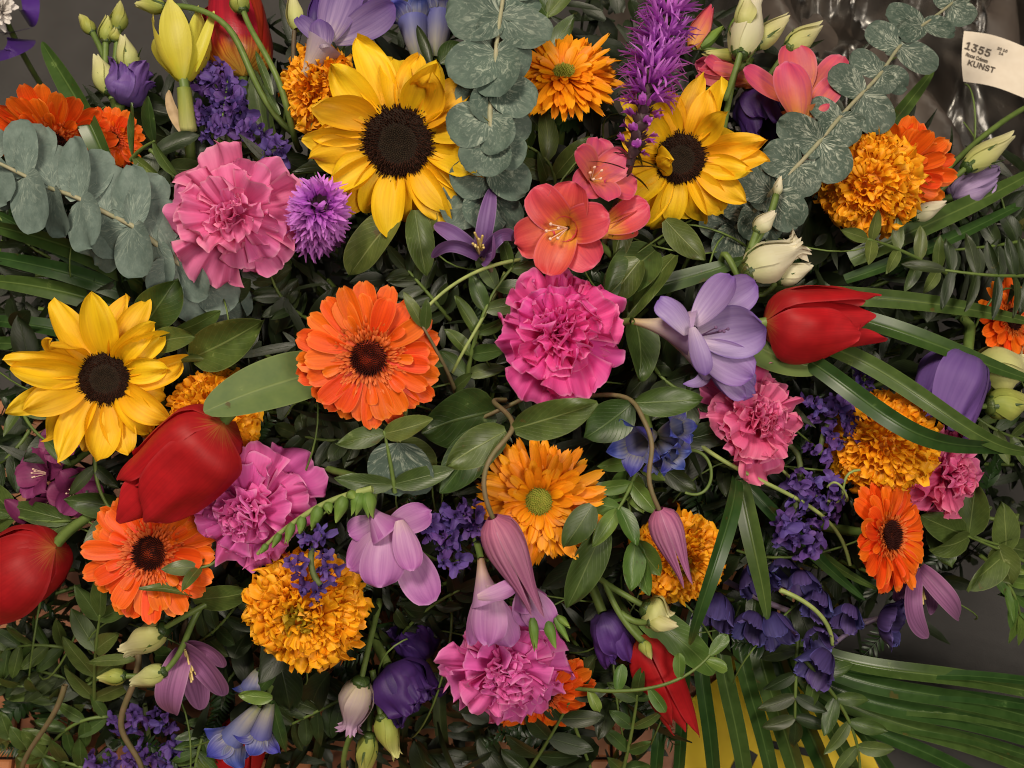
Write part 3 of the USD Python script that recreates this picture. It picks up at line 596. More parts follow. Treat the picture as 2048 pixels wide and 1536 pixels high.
def lisianthus_spray(label, buds, stems, mat=BUDW, name='lisianthus_spray', cat='flower buds', group='budding lisianthus sprays', leaves=(), stemmat=None):
    """buds: (base, tip, half width, dh, [mat, opn, tw]); stems: pixel polylines with dh."""
    t = Thing(name, label, cat, P(*buds[0][0], buds[0][3]), along(F_, U_), group)
    for bd in buds:
        b, e, W, dh = bd[:4]; kw = bd[4] if len(bd) > 4 else {}
        m = kw.get('mat', mat)
        bud_parts(t, b, e, W, dh, dh + kw.get('up', .004), m, tw=kw.get('tw', 80), opn=kw.get('opn', .2), n=kw.get('n', 4), ruf=kw.get('ruf', .1), sep=kw.get('sep', True))
    for st in stems: t.part('stem', tube([P(*q) for q in st], .0017, .0020, 18, 6), stemmat or STEM, world=True)
    for lf in leaves: leaf_on(t, *lf)
    return t
def leaf_on(t, b, e, W, dh0=0, dh1=0, roll=0, mat=None, bend=20, name='leaf', label=None, **kw):
    t.part(name, leaf_m(P(*b, dh0), P(*e, dh1), W * K(*b, dh0), roll, bend, **kw), mat or GREEN, world=True, label=label)

# statice: papery purple funnels in one-sided clusters along a winged stem
STAT = petal_mat('statice_calyx', [(0, '#6a5a86'), (.3, '#5a4288'), (1, '#654896')], '#40295f', .5, (1.5, 18), rough=.6, trans=.25, var=.16, hue=.02)
STATS = plain('statice_stem', '#5e6a3c', '#4a5530', 200, .6)
def statice(label, clusters, stems, dh, n=9, size=15, mat=None):
    px, py = clusters[0][:2]
    t = Thing('statice_sprig', label, 'statice', P(px, py, dh), along(F_, U_), 'purple statice sprigs')
    for cl in clusters:
        cx, cy, rx = cl[:3]; ry = cl[3] if len(cl) > 3 else rx; s = K(cx, cy, dh)
        m = max(5, int(n * 1.5 * rx * ry / 900)); size_ = size * .78
        for i in range(m):
            f = math.sqrt((i + .5) / m); a = i * 2.39996 + rng.random()
            ox, oy = f * math.cos(a), f * math.sin(a)
            c = P(cx + ox * rx * .8, cy + oy * ry * .8, dh - .006 - .010 * f * f + rng.normal(0, .0015))
            nrm = unit(F_ * 1.0 + R_ * (ox * .9 + rng.normal(0, .35)) + U_ * (-oy * .9 + rng.normal(0, .35)))
            sz = size_ * s * rng.uniform(.75, 1.25)
            fu = cup_petal(sz * 1.35, sz * .8, [(0, .12), (.4, .4), (.75, .72), (1, 1.1)], 180, rng.random() * 360, q=.01, p=.01, nu=7, nv=19, spiral=0, tipk=0, ruf=.42, rf=rng.uniform(2.2, 4.2), nz=.9, serr=.14)
            t.part('floret', xf(fu, along(nrm, unit(rng.normal(0, 1, 3))), c), mat or STAT, world=True)
            if i % 3 == 0:
                t.part('bract', xf(put(sheet(sz * 1.1, sz * .3, a0=60, a1=-20, cup=.9, nu=5, nv=3), rng.random() * 360, sz * .15, -.2 * sz), along(nrm), c), STATS, world=True)
    for st in stems: t.part('stem', tube([P(*q) for q in st], .0016, .0019, 16, 5), STATS, world=True)
    return t

# liatris
LIA = petal_mat('liatris_floret', [(0, '#9c3aa6'), (.4, '#c058d0'), (1, '#d886e4')], None, 0, rough=.5, trans=.3, var=.10)
LIAB = plain('liatris_bract', '#3b2430', '#4a3438', 300, .6)
def liatris(label, b, e, dhb, dhe, R, n=64, openf=.3, thick=1.0, tipn=.0):
    p0, p1 = P(*b, dhb), P(*e, dhe)
    t = Thing('liatris_spike', label, 'liatris', p0, along(p1 - p0), 'purple liatris spikes'); H = float(np.linalg.norm(p1 - p0)); R = R * K(*e, dhe)
    t.part('spike_stem', tube([(-.03, 0, -.01), (-.004, 0, .002), (0, 0, H * .5), (0, 0, H)], R * .12, R * .08, 16, 6), LIAB)
    for i in range(n):
        f = (i + .5) / n; az = i * 137.5; z = H * f
        op = np.clip((f - openf) / .18, 0, 1) * (1 if f < 1 - tipn else .0)
        br = [put(sheet(R * (.30 + .10 * op), R * .11, a0=k_, a1=25, cup=1.2, nu=5, nv=3, p=.5, q=.5), az + d_, R * .08, z) for k_, d_ in ((40, 0), (52, 24), (52, -24), (30, 10))]
        t.part('bract', join(br), LIAB)
        st = []
        m = int(7 + 9 * op)
        for j in range(m):
            L = R * (.28 + .62 * op * (1.0 - .18 * max(0, f - .8) / .2)) * rng.uniform(.75, 1.1)
            st.append(put(sheet(L * .8, R * .037 * thick * (1.25 + .3 * (1 - op)), a0=rng.normal(32, 8 + 18 * op), a1=rng.normal(-10, 40), nu=5, nv=3, p=.3, q=.35, cup=.8, side=rng.normal(0, .28 * op)), az + rng.normal(0, 9 + 7 * op), R * (.22 if op > .3 else .30), z + R * (.14 if op > .3 else .2)))
        t.part('floret', join(st), LIA)
    for i in range(10): t.part('leaf', put(sheet(R * .9, R * .05, a0=10, a1=-30, p=.3, q=.8, nu=7, nv=3), i * 137.5, R * .1, -.008 + H * .02 * i), DEEP)
    stem_down(t, .0022, BROWNISH, start=t.w((-.03, 0, -.01)))
    return t

# clematis
CLEM = petal_mat('clematis_pink', [(0, '#b8688a'), (.3, '#c482a4'), (.7, '#bc74a2'), (1, '#b0769c')], '#8a4672', .75, (.5, 9), edge='#c898b4', edge_at=.97, rough=.55, trans=.2, var=.05)
CLEMV = petal_mat('clematis_violet', [(0, '#6c4880'), (.4, '#7e5c94'), (1, '#86609a')], '#5a3470', .6, (.5, 9), edge='#a88ab8', edge_at=.97, rough=.55, trans=.2)
CLEMP = petal_mat('clematis_plum', [(0, '#8c5480'), (.4, '#9c6492'), (1, '#a872a0')], '#653a60', .7, (.5, 9), edge='#b088a8', edge_at=.97, rough=.55, trans=.2)
def clematis_bell(label, b, e, W, dhb, dhe, stem, leaves=()):
    t = axis_thing('clematis_bell', label, 'clematis', b, e, dhb, dhe, 'nodding pink clematis bells'); R = W * K(*b, dhb); H = t.H
    for i in range(4):
        t.part('sepal', cup_petal(H * rng.uniform(.95, 1.02), R, [(0, .28), (.04, .62), (.12, .92), (.26, 1.0), (.5, .80), (.72, .54), (.9, .42), (1, .40)], 51, 45 + i * 90, q=.42, p=.08, nu=18, nv=17, spiral=.03, tw=8, tipk=.02, ridge=.055, rn=5, nz=.04), CLEM)
    t.part('stem', tube([t.o + t.R[:, 2] * .002] + [P(*q) for q in stem], .0012, .0013, 30, 7), STEMB, world=True)
    for lf in leaves: leaf_on(t, *lf)
    return t
def clematis_open(label, px, py, dh, tilt, d, R, az, mat, a0=25, a1=-70, W=.2, lk=None, group='open clematis flowers', twist=10):
    t = head('clematis_flower', label, 'clematis', px, py, dh, tilt, d, group); R *= K(px, py, dh)
    for i, a in enumerate(az):
        Li = R * (lk[i] if lk else 1)
        t.part('sepal', put(sheet(Li, R * W, p=.5, q=.55, e=.2, a0=a0 + rng.normal(0, 5), a1=a1 + rng.normal(0, 12), cup=.9, ruf=.25, rf=2, ridge=.12, rn=3, nu=13, nv=9, twist=rng.normal(0, twist)), a, R * .05), mat)
    for i in range(12):
        a = i * 2.4; dr = np.array([.3 * math.cos(a), .3 * math.sin(a), 1])
        t.part('stamen', tube([np.array([math.cos(a), math.sin(a), 0]) * R * .04, dr * R * .3], R * .018, R * .026, 5, 5), YSTAM)
    stem_down(t, .002, BROWNISH)
    return t

# eucalyptus
EUC_L = eucalyptus_mat('eucalyptus_large', '#71817a', '#56665f', '#a8b3a6', .7, .35)
EUC_M = eucalyptus_mat('eucalyptus_mid', '#596a5f', '#42524a', '#b6bfae', .9, .5)
EUC_S = eucalyptus_mat('eucalyptus_speckled', '#516056', '#3a4a40', '#cbd1c0', 1.0, .9)
EUCST = plain('eucalyptus_stem', '#9c9478', '#86886a', 200, .6)
def eucalyptus(label, path, n, s0, s1, mat, psi0=0, face=.75, wid=.50, fwd=.25, first=0.0, step=76, psi_j=14, dpth=1.0):
    c = np.array([P(*q) for q in path]); cs = spline(c, 60); T, N, B = frames(cs, F_)
    t = Thing('eucalyptus_branch', label, 'eucalyptus', cs[-1], along(F_, U_), 'silver eucalyptus branches')
    t.part('stem', tube(c, .0011, .0021, 30, 6), EUCST, world=True)
    for k in range(n):
        f = first + (1 - first) * (k + .1) / n; i = min(int(f * 59), 59)
        p, tz = cs[i], T[i]
        A = unit(np.cross(F_, tz)); Bv = unit(np.cross(tz, A))
        L = (s0 + (s1 - s0) * f) * M_PX
        psi = rad(psi0 + k * step + rng.normal(0, psi_j))
        for sg in (0, math.pi):
            q = psi + sg + rng.normal(0, .1)
            lat = A * math.cos(q) + Bv * math.sin(q) * dpth
            dr = unit(lat - tz * fwd + F_ * .10)
            nr = unit(F_ * face + tz * (1 - face) * 1.4 + rng.normal(0, .20, 3))
            nr = unit(nr - (nr @ dr) * dr)
            x, z = dr, nr; y = np.cross(z, x)
            Lk = L * rng.uniform(.82, 1.14)
            m = sheet(Lk, Lk * wid * rng.uniform(.92, 1.1), p=.48, q=.40, e=.06, a0=4, a1=rng.normal(0, 18), cup=rng.uniform(.1, .5), nz=.12, nu=12, nv=11)
            t.part('leaf', xf(m, np.stack([x, y, z], 1), p + dr * .0008 + F_ * .001), mat, world=True)
    return t

GENT = petal_mat('gentian_blue', [(0, '#8f8c86'), (.25, '#7f80a8'), (.6, '#4e54ae'), (1, '#3e46ac')], '#363e8c', .6, (.8, 14), edge='#8088c8', edge_at=.97, rough=.5, trans=.25, var=.08)
GENTT = petal_mat('gentian_tube', [(0, '#8c9060'), (.3, '#a09a94'), (.7, '#7c7ea8'), (1, '#646ab0')], '#565c90', .5, (.6, 10), trans=.25)
DELP = petal_mat('delphinium_petal', [(0, '#453662'), (.4, '#463a74'), (1, '#5a4e8c')], '#332852', .5, (1, 12), edge='#6660b4', edge_at=.96, trans=.25, var=.14, hue=.02)
def gentian(label, bells, stems=(), leaves=()):
    """bells: (base, tip, mouth half width, dhb, dht)"""
    t = Thing('gentian_stem', label, 'gentian', P(*bells[0][0], bells[0][3]), along(F_, U_), 'blue gentian stems')
    for (b, e, W, d0, d1) in bells:
        freesia_side(t, b, e, d0, d1, W, GENT, GENTT, tubek=.68, a0=64, a1=-70, n=5, Wp=.62, pq=(.45, .95), cup=.5, tubef=[(0, .35), (.3, .6), (.7, .85), (1, 1)], inner=False, roll=rng.random() * 72, calyx=BRIGHT)
    for st in stems: t.part('stem', tube([P(*q) for q in st], .0018, .0021, 14, 6), STEM, world=True)
    for lf in leaves: leaf_on(t, *lf)
    return t

# pinnate foliage sprays: a thin stalk with leaflets in pairs
def spray(label, path, n, L, W, mat=None, name='foliage_sprig', cat='foliage', group='green foliage sprigs', ang=55, alt=False, terminal=True, roll=14, stemmat=None, taper=.25, bend=16, r=.0011, **kw):
    c = np.array([P(*q) for q in path]); cs = spline(c, 50); T, N, B = frames(cs, F_)
    t = Thing(name, label, cat, cs[0], along(F_, U_), group); mat = mat or GREEN
    t.part('stalk', tube(c, r * 1.2, r * .7, 24, 5), stemmat or STEM, world=True)
    for k in range(n):
        f = .16 + .80 * k / max(n - 1, 1); i = min(int(f * 49), 49)
        for sg in (1, -1):
            if alt and (k + (sg > 0)) % 2: continue
            an = rad(ang + rng.normal(0, 6)); Lk = L * M_PX * (1 - taper * abs(f - .45)) * rng.uniform(.88, 1.1)
            dr = T[i] * math.cos(an) + B[i] * sg * math.sin(an) + F_ * rng.normal(0, .18)
            t.part('leaflet', leaf_m(cs[i], cs[i] + unit(dr) * Lk, W * M_PX * rng.uniform(.9, 1.1), rng.normal(0, roll), bend + rng.normal(0, 10), nu=9, nv=5, **kw), mat, world=True)
    if terminal: t.part('leaflet', leaf_m(cs[-1], cs[-1] + T[-1] * L * M_PX, W * M_PX, rng.normal(0, roll), bend, nu=9, nv=5, **kw), mat, world=True)
    return t
def grass(label, blades, mat=None, name='grass_blade', cat='leaf', group='long grassy blades', fold=.3):
    """blades: (pixel polyline with dh, half width px, roll)"""
    if len(blades) == 1:
        pts, W, roll = blades[0]
        return single(name, ribbon([P(*q) for q in pts], W * M_PX, 30, 7, fold, roll), mat or BLADE, label, cat, group=group)
    t = Thing(name, label, cat, P(*blades[0][0][0]), along(F_, U_), group)
    for pts, W, roll in blades: t.part('blade', ribbon([P(*q) for q in pts], W * M_PX, 30, 7, fold, roll), mat or BLADE, world=True)
    return t

def petals(t, mat, lst):
    for b, e, W, d0, d1, roll, bend, cup in lst:
        t.part('petal', leaf_m(P(*b, d0), P(*e, d1), W * M_PX, roll, bend, p=.75, q=.42, e=.10, cup=cup, nz=.22, nu=14, nv=11), mat, world=True)
def funnel(t, pts, r0, r1, mat):
    c = spline([P(*q) for q in pts], 14); T, N, B = frames(c); u = np.linspace(0, 1, 14)
    r = (r0 + (r1 - r0) * u ** 1.7) * M_PX; a = np.linspace(0, 2 * math.pi, 18, endpoint=False)
    V = (c[:, None] + r[:, None, None] * (1 + .05 * np.cos(3 * a))[None, :, None] * (np.cos(a)[None, :, None] * N[:, None] + np.sin(a)[None, :, None] * B[:, None])).reshape(-1, 3)
    t.part('tube', (V, gridfaces(14, 18, True), np.stack(np.meshgrid(u, np.linspace(0, 1, 18), indexing='ij'), -1).reshape(-1, 2)), mat, world=True)

# ================================================================== THE FLOWERS
# sunflowers
def m1(az, row):
    kw = {}
    d = abs((az - 270 + 180) % 360 - 180)
    if d < 75: kw = dict(a0=38 - .25 * d + rng.normal(0, 8), a1=-95 + d * .5 + rng.normal(0, 20), cup=rng.uniform(.3, 1.1), Lk=.98)
    return kw
t = sunflower('large sunflower with a dark brown disc, beside the eucalyptus branch at top centre', 797, 285, 206, 73, .016, 17, 268, m1, 14)
leaf_on(t, (800, 425), (708, 556), 44, .0, -.012, 25, OLIVE, 30); leaf_on(t, (830, 420), (838, 552), 30, 0, -.012, -20, OLIVE, 35, side=.12); leaf_on(t, (850, 415), (868, 462), 20, .0, -.005, 10, OLIVE)
def m2(az, row):
    d = abs((az - 270 + 180) % 360 - 180); dl = abs((az - 180 + 180) % 360 - 180)
    if d < 60: return dict(a0=30 + rng.normal(0, 8), a1=-80 + rng.normal(0, 20), Lk=.95)
    if dl < 28 and row == 1: return dict(a0=80, a1=60, Lk=.6, twist=30)
    if dl < 40: return dict(a0=40, a1=-90, Lk=.72)
    return {}
t = sunflower('smaller sunflower whose left petals curl over the disc, right of the purple spike', 1360, 318, 172, 53, .004, 15, 262, m2, 13)
leaf_on(t, (1330, 440), (1405, 520), 28, -.01, -.015, 20, OLIVE); leaf_on(t, (1250, 430), (1225, 520), 26, -.008, -.015, -15, OLIVE); leaf_on(t, (1280, 520), (1215, 610), 44, -.012, -.018, 30, GREEN)
leaf_on(t, (1350, 510), (1268, 640), 40, -.012, -.014, 55, GREEN)
def m3(az, row):
    dr = abs((az - 0 + 180) % 360 - 180)
    if dr < 55: return dict(a0=58 + rng.normal(0, 12), a1=-110 + rng.normal(0, 25), Lk=.82, cup=1.0)
    return dict(Lk=1.04 if 150 < az < 215 else .98, twist=rng.normal(0, 42), a1=rng.normal(-30, 48))
t = sunflower('sunflower with ragged curling petals at the left edge, above the red tulip', 211, 757, 192, 54, .014, 12, 350, m3, 13)
for a in (((290, 650), (350, 558), 44, -.008, .0, 20, GREEN), ((300, 690), (388, 662), 26, -.002, .006, -10, OLIVE), ((385, 715), (530, 655), 48, -.01, .0, 15, GREEN), ((345, 665), (440, 625), 22, -.012, -.01, 50, GREEN), ((440, 600), (500, 560), 26, -.03, -.03, 30, DEEP)): leaf_on(t, *a)
t.part('side_stem', tube([P(290, 740, -.02), P(345, 722, -.012), P(390, 716, -.01), P(470, 735, -.02)], .0026, .0022, 16, 6), OLIVE, world=True)

# gerberas
gerbera('orange gerbera with a dark eye facing straight out, left of centre', 738, 714, 150, .018, 12, 285, 20)
gerbera('orange gerbera with a dark eye tucked below the red tulip and pink carnation', 303, 1106, 142, .008, 8, 120, 20)
gerbera('orange gerbera turned sideways below the marigold, at the right', 1776, 1070, 122, .010, 36, 8, 22, rows=((1.0, 12), (.86, 22), (.6, 42)))
gerbera('orange gerbera half hidden behind the broad eucalyptus leaves at top left', 108, 282, 128, -.002, 50, 275, 22)
gerbera('orange gerbera mostly covered by pointed leaves left of the pale yellow flower', 226, 278, 66, -.020, 25, 260, 20)
gerbera('orange gerbera peeping out behind the marigold near the plastic wrap', 1786, 344, 118, -.016, 42, 240, 26)
gerbera('orange gerbera peeping out under the lowest pink carnation', 1078, 1385, 118, -.012, 35, 275, 26)
gerbera('orange gerbera at the right edge behind drooping green leaflets', 2020, 640, 92, -.022, 30, 20, 20)

double_gerbera('amber double gerbera tilted towards the viewer beside the purple spike', 1128, 150, 126, .004, 34, 92, .20, -8)
double_gerbera('amber double gerbera with a lime green centre, behind the pink bell', 1078, 1002, 136, .006, 4, 150, .25)

# marigolds
marigold('large marigold with a greenish heart at lower left, under blue-violet florets', 610, 1228, 120, .010, 10, 240, 205, .55, .03)
marigold('marigold beside the speckled eucalyptus branch at upper right', 1736, 368, 103, -.001, 30, 200, 170, .8, .0)
marigold('marigold behind the nodding pink bell at lower right', 1356, 1120, 92, -.004, 14, 250, 165, .6, .03)
marigold('marigold under the long green blade at the right, above the sideways gerbera', 1762, 888, 108, .0, 32, 185, 170, .75, .0)
marigold('marigold hidden behind the left sunflower and the red tulip', 425, 832, 95, -.010, 10, 90, 150, .6, .0)
marigold('flat marigold behind the large sunflower, under the violet freesia', 632, 178, 88, -.012, 28, 190, 150, .6, .0)

# carnations
carnation('rose pink carnation with broad outer petals at upper left', 468, 428, 156, .008, 8, 300, 'rose', 32, 1.1, .75)
carnation('hot pink frilly carnation in the middle of the bouquet', 1118, 668, 156, .010, 6, 60, 'hot', 46, 1.08, 1.15)
carnation('orchid pink carnation below the red tulip at lower left', 500, 1022, 142, .006, 12, 180, 'orchid', 38, 1.1, 1.0)
carnation('orchid pink carnation at the bottom centre under the freesia buds', 1014, 1338, 140, .010, 14, 270, 'orchid', 42, 1.1, 1.15)
carnation('salmon pink carnation partly under the violet freesia at right', 1510, 836, 124, .002, 22, 20, 'salmon', 46)
carnation('pink carnation seen from the side near the right edge', 1896, 948, 104, .002, 42, 5, 'salmon', 40)
carnation('small pink carnation bud above the sideways pink carnation', 1922, 868, 32, -.004, 30, 40, 'salmon', 18)

# tulips
tulip('red tulip lying sideways on the right, its tip to the right', (1530, 643), (1760, 640), 68, .012, .010, prof=[(0, .22), (.06, .6), (.18, .92), (.4, 1.0), (.7, .93), (1, .78)], pet=[(180, .95, .9, 60), (120, .9, .95, 55), (-125, .95, .95, 55), (72, 1.03, .80, 55), (-8, .86, .80, 52), (-70, .97, 1.06, 46), (34, .70, 1.10, 58)], stem=[(1500, 648, .006), (1440, 640, -.01), (1300, 700, -.05)])
tulip('red tulip nodding to the lower left under the left sunflower', (446, 846), (276, 1008), 84, .024, .012, prof=[(0, .3), (.07, .7), (.2, .95), (.45, 1.0), (.8, .96), (1, .80)], pet=[(180, .95, .9, 60), (120, .9, .95, 55), (-125, .95, .95, 55), (-10, 1.08, .78, 56), (30, .80, .86, 40), (66, .92, .98, 56), (-34, .84, 1.14, 56)], stem=[(475, 815, .010), (560, 770, -.02), (700, 760, -.06)])
tulip('red tulip cut off by the left edge, in the shade below', (112, 1096), (-70, 1212), 84, .014, .010, pet=[(180, .95, .9, 60), (130, .9, .95, 55), (-125, .95, .95, 55), (-70, 1.0, .92, 50), (60, .9, .95, 50), (5, .95, 1.03, 66)], stem=[(140, 1060, -.005), (300, 1000, -.05)])
tulip('red tulip with a yellow base standing upright at the top left', (487, 152), (462, -40), 70, -.030, -.034, TULY, roll=0, stem=[(490, 180, -.04), (520, 330, -.08)])
tulip('red tulip pointing down beside the palm leaf at the bottom', (1280, 1272), (1376, 1474), 52, -.012, -.012, roll=40, prof=[(0, .3), (.1, .75), (.35, 1.0), (.7, .85), (1, .55)], pet=[(180, .9, .9, 60), (100, .95, .92, 50), (-100, .95, .95, 50), (45, .80, 1.0, 46), (-50, 1.0, .95, 46), (0, .88, .84, 44)], stem=[(1250, 1230, -.03), (1150, 1000, -.07)])
tulip('red tulip glimpsed behind the blue gentian at the bottom edge', (490, 1440), (455, 1590), 55, -.045, -.05, roll=20)
t = tulip('pale yellow cup shaped flower on a green tube at the top left', (368, 168), (358, 14), 62, -.004, -.004, petal_mat('yellow_cup', [(0, '#b5b83a'), (.2, '#d4c63e'), (.7, '#ddd25a'), (1, '#dfd77a')], '#b9a834', .4, (.8, 12), trans=.3, rough=.45, var=.04),
          prof=[(0, .16), (.14, .38), (.35, .78), (.62, .98), (.85, 1.0), (1, .95)], roll=6, q=.62, ha=44, name='yellow_flower', cat='flower', group=None, stem=[(372, 200, -.008), (378, 275, -.02), (400, 420, -.06)])
t.part('tube', tube([P(368, 176, -.004), P(371, 205, -.008), P(377, 262, -.018)], .0040, .0050, 10, 10), BUDG, world=True)
t.part('sheath', ribbon([P(384, 275, -.018), P(350, 230, -.012), P(338, 180, -.012)], .0034, 12, 5, .5), plain('dry_sheath', '#b39a78', '#9a8262', 200, .7), world=True)
t.part('petal', ribbon([P(386, 140, -.006), P(410, 80, .0), P(428, 22, .0)], .0035, 12, 5, .4), '/World/Looks/yellow_cup', world=True)

# coral freesias
t = Thing('freesia_stem', 'coral freesia with two open blooms, one showing its yellow throat, beside the smaller sunflower', 'freesia', P(1200, 400, 0), along(F_, U_), 'freesia stems')
def open_freesia(t, px, py, dh, tilt, d, R, mat, stmat, roll=0, a0=40, a1=-55, lk=1.0, W=.42, **kw):
    rot = t.R.T @ facing(tilt, d); o = t.R.T @ (P(px, py, dh) - t.o); R = R * K(px, py, dh)
    o = o - rot[:, 2] * R * .45
    for i in range(6):
        inn = i % 2
        m = sheet(R * 1.02 * rng.uniform(.94, 1.06), R * W * (1 - .08 * inn), p=.65, q=.38, e=.14, a0=a0 + 8 * inn, a1=a1 + rng.normal(0, 8), cup=.7, nz=.25, nu=13, nv=11)
        t.part('petal', xf(put(m, roll + i * 60 + rng.normal(0, 3), R * .04, R * .12), rot, o), mat)
    t.part('throat', xf(cup_petal(R * .6, R * .24, [(0, .25), (.5, .6), (1, 1)], 180, 0, q=.01, p=.01, nu=6, nv=13, spiral=0), rot, o - rot[:, 2] * R * .2), mat)
    for i in range(5):
        a = 6.28 * i / 5 + .5; dr = np.array([math.cos(a) * .3 - .35, math.sin(a) * .3 - .1, 1]); c = np.array([0, 0, R * .1]); e_ = c + unit(dr) * R * .55
        t.part('stamen', xf(join([tube([c, e_], R * .012, R * .010, 4, 5), ball(R * .035, e_, 5, 1.5)]), rot, o), stmat)
open_freesia(t, 1127, 458, .022, 20, 215, 108, CORAL, WSTAM, 70, 52, -62)
open_freesia(t, 1198, 350, .014, 28, 20, 88, PEACH, WSTAM, 95, 58, -50)
freesia_side(t, (1165, 480), (1285, 425), .0, -.002, 18, CORAL, CORALT, tubek=.35, a0=82, a1=-10, n=4, Wp=.42)
t.part('stem', tube([P(1160, 470, .0), P(1230, 520, -.02), P(1235, 700, -.06)], .002, .0024), STEM, world=True)

t = Thing('freesia_stem', 'peach pink freesia bloom side on at the upper right, by the speckled eucalyptus', 'freesia', P(1600, 250, 0), along(F_, U_), 'freesia stems')
funnel(t, [(1612, 296, -.008), (1606, 262, -.004), (1598, 215, .002)], 9, 36, CORALT)
petals(t, PEACH, [((1604, 190), (1592, 90), 40, -.004, -.004, 0, -10, .5), ((1618, 200), (1682, 112), 32, .0, .006, -30, -30, .8), ((1582, 205), (1490, 140), 32, .0, .010, 30, -20, .7), ((1600, 238), (1592, 122), 44, .008, .026, 0, 34, -1.0), ((1614, 232), (1655, 205), 16, .006, .012, -20, 20, -.6), ((1622, 225), (1676, 160), 28, .004, .012, -20, 10, -.5)])
freesia_side(t, (1545, 170), (1400, 140), -.012, -.014, 18, PEACH, CORALT, tubek=.35, a0=84, a1=-6, n=5, Wp=.26)
for b, e, W, m in (((1385, 95), (1425, 8), 22, PEACH), ((1480, 118), (1405, 105), 17, BUDG), ((1400, 95), (1448, 52), 13, BUDF), ((1460, 70), (1480, 20), 9, BUDF)): bud_parts(t, b, e, W, -.014, -.010, m, tw=15, opn=.12, n=3, sep=False)
t.part('stem', tube([P(1612, 296, -.006), P(1560, 330, -.03), P(1400, 480, -.06)], .002, .0024), STEM, world=True)
t.part('stem', tube([P(1545, 172, -.014), P(1480, 118, -.015), P(1385, 96, -.015)], .0015, .0013), STEM, world=True)

# lilac freesias
t = Thing('freesia_stem', 'lilac freesia with two trumpets beside the sideways red tulip', 'freesia', P(1300, 660, 0), along(F_, U_), 'freesia stems')
funnel(t, [(1264, 642, .008), (1310, 650, .012), (1385, 664, .018)], 6, 44, LILACT)
petals(t, LILAC, [((1392, 640), (1506, 562), 42, .014, .020, 20, -16, .7), ((1388, 650), (1462, 552), 34, .022, .036, -25, -30, .9), ((1398, 672), (1526, 648), 56, .016, .036, 0, -26, .75),
                  ((1396, 690), (1502, 752), 40, .014, .024, 10, -10, .6), ((1378, 668), (1326, 590), 32, .030, .026, 30, 60, -.9), ((1384, 655), (1412, 748), 20, .036, .032, 10, 30, -.9)])
for i in range(4):
    e_ = (1432 + 8 * i, 655 + 10 * i - 3 * i * i); t.part('stamen', join([tube([P(1400, 672, .024), P(*e_, .040)], .0004, .0003, 6, 5), ball(.0009, P(*e_, .040), 5)]), PSTAM, world=True)
funnel(t, [(1316, 662, .002), (1360, 690, .006), (1428, 736, .008)], 5, 30, LILACT)
petals(t, LILAC, [((1420, 728), (1500, 796), 30, .010, .012, 0, 20, -1.0), ((1424, 738), (1492, 790), 22, .014, .016, -20, 20, -1.0), ((1428, 722), (1508, 770), 26, .008, .010, 25, 15, -.9)])
t.part('petal', ribbon([P(1410, 740, .0), P(1400, 765, .004), P(1366, 768, .004)], .0035, 10, 5, .5), LILAC, world=True)
t.part('stem', tube([P(1264, 642, .012), P(1225, 650, -.005), P(1190, 700, -.05)], .002, .0024), STEM, world=True)

t = Thing('freesia_stem', 'violet freesia with a white tube at the top, over the flat marigold', 'freesia', P(620, 140, 0), along(F_, U_), 'freesia stems')
VIOL = petal_mat('freesia_violet', [(0, '#b0a0a8'), (.3, '#8f78a6'), (1, '#6a5090')], '#543c7c', .55, (1, 14), edge='#6a4c9a', trans=.25)
funnel(t, [(596, 168, -.006), (615, 140, -.002), (650, 88, .004)], 6, 44, petal_mat('freesia_violet_tube', [(0, '#b8a860'), (.3, '#cfc0a4'), (1, '#b6a2b8')], '#9880a4', .4, (1, 12)))
petals(t, VIOL, [((668, 82), (790, 22), 36, .004, .012, 0, -14, .6), ((670, 70), (770, -40), 44, .002, .006, 0, -10, .6), ((655, 80), (688, -50), 46, .010, .020, 0, 20, -.8), ((640, 85), (608, 30), 24, .012, .010, 20, 40, -.9), ((650, 95), (640, 40), 26, .014, .018, 0, 20, -.9)])
bud_parts(t, (595, 60), (583, -20), 17, -.012, -.010, BUDW, tw=20, opn=.2, n=3, sep=False); bud_parts(t, (628, 60), (634, -15), 16, -.014, -.012, PURP, tw=20, opn=.4, n=4, sep=False)
t.part('stem', tube([P(598, 166, -.006), P(588, 120, -.014), P(590, 55, -.012)], .0016, .0014), BROWNISH, world=True)
t.part('stem', tube([P(600, 170, -.006), P(604, 220, -.02), P(640, 330, -.06)], .0018, .0022), STEM, world=True)

t = Thing('freesia_stem', 'orchid freesia nodding below the green bud spike, its rounded petals lit', 'freesia', P(745, 1040, 0), along(F_, U_), 'freesia stems')
funnel(t, [(738, 1016, .010), (748, 1030, .013), (775, 1066, .016)], 8, 40, ORCHID)
petals(t, ORCHID, [((775, 1060), (856, 1016), 30, .008, .010, 0, -10, .6), ((750, 1040), (702, 1072), 26, .012, .012, 0, 10, -.5), ((765, 1050), (697, 1132), 38, .012, .018, 20, 20, -.7), ((800, 1085), (866, 1202), 40, .014, .024, 0, -24, .7),
                   ((770, 1052), (766, 1172), 46, .018, .034, 0, 26, -.9), ((800, 1040), (822, 1140), 28, .022, .030, -25, 24, -.9)])
t.part('stem', tube([P(738, 1018, .010), P(748, 985, .008), P(735, 965, .002), P(690, 900, -.04)], .0019, .0022), STEM, world=True)
bs = [(745, 978), (690, 992), (640, 1012), (595, 1040), (555, 1070), (515, 1108)]
t.part('bud_stalk', tube([P(x, y, .016) for x, y in bs], .0021, .0010, 24, 6), STEMY, world=True)
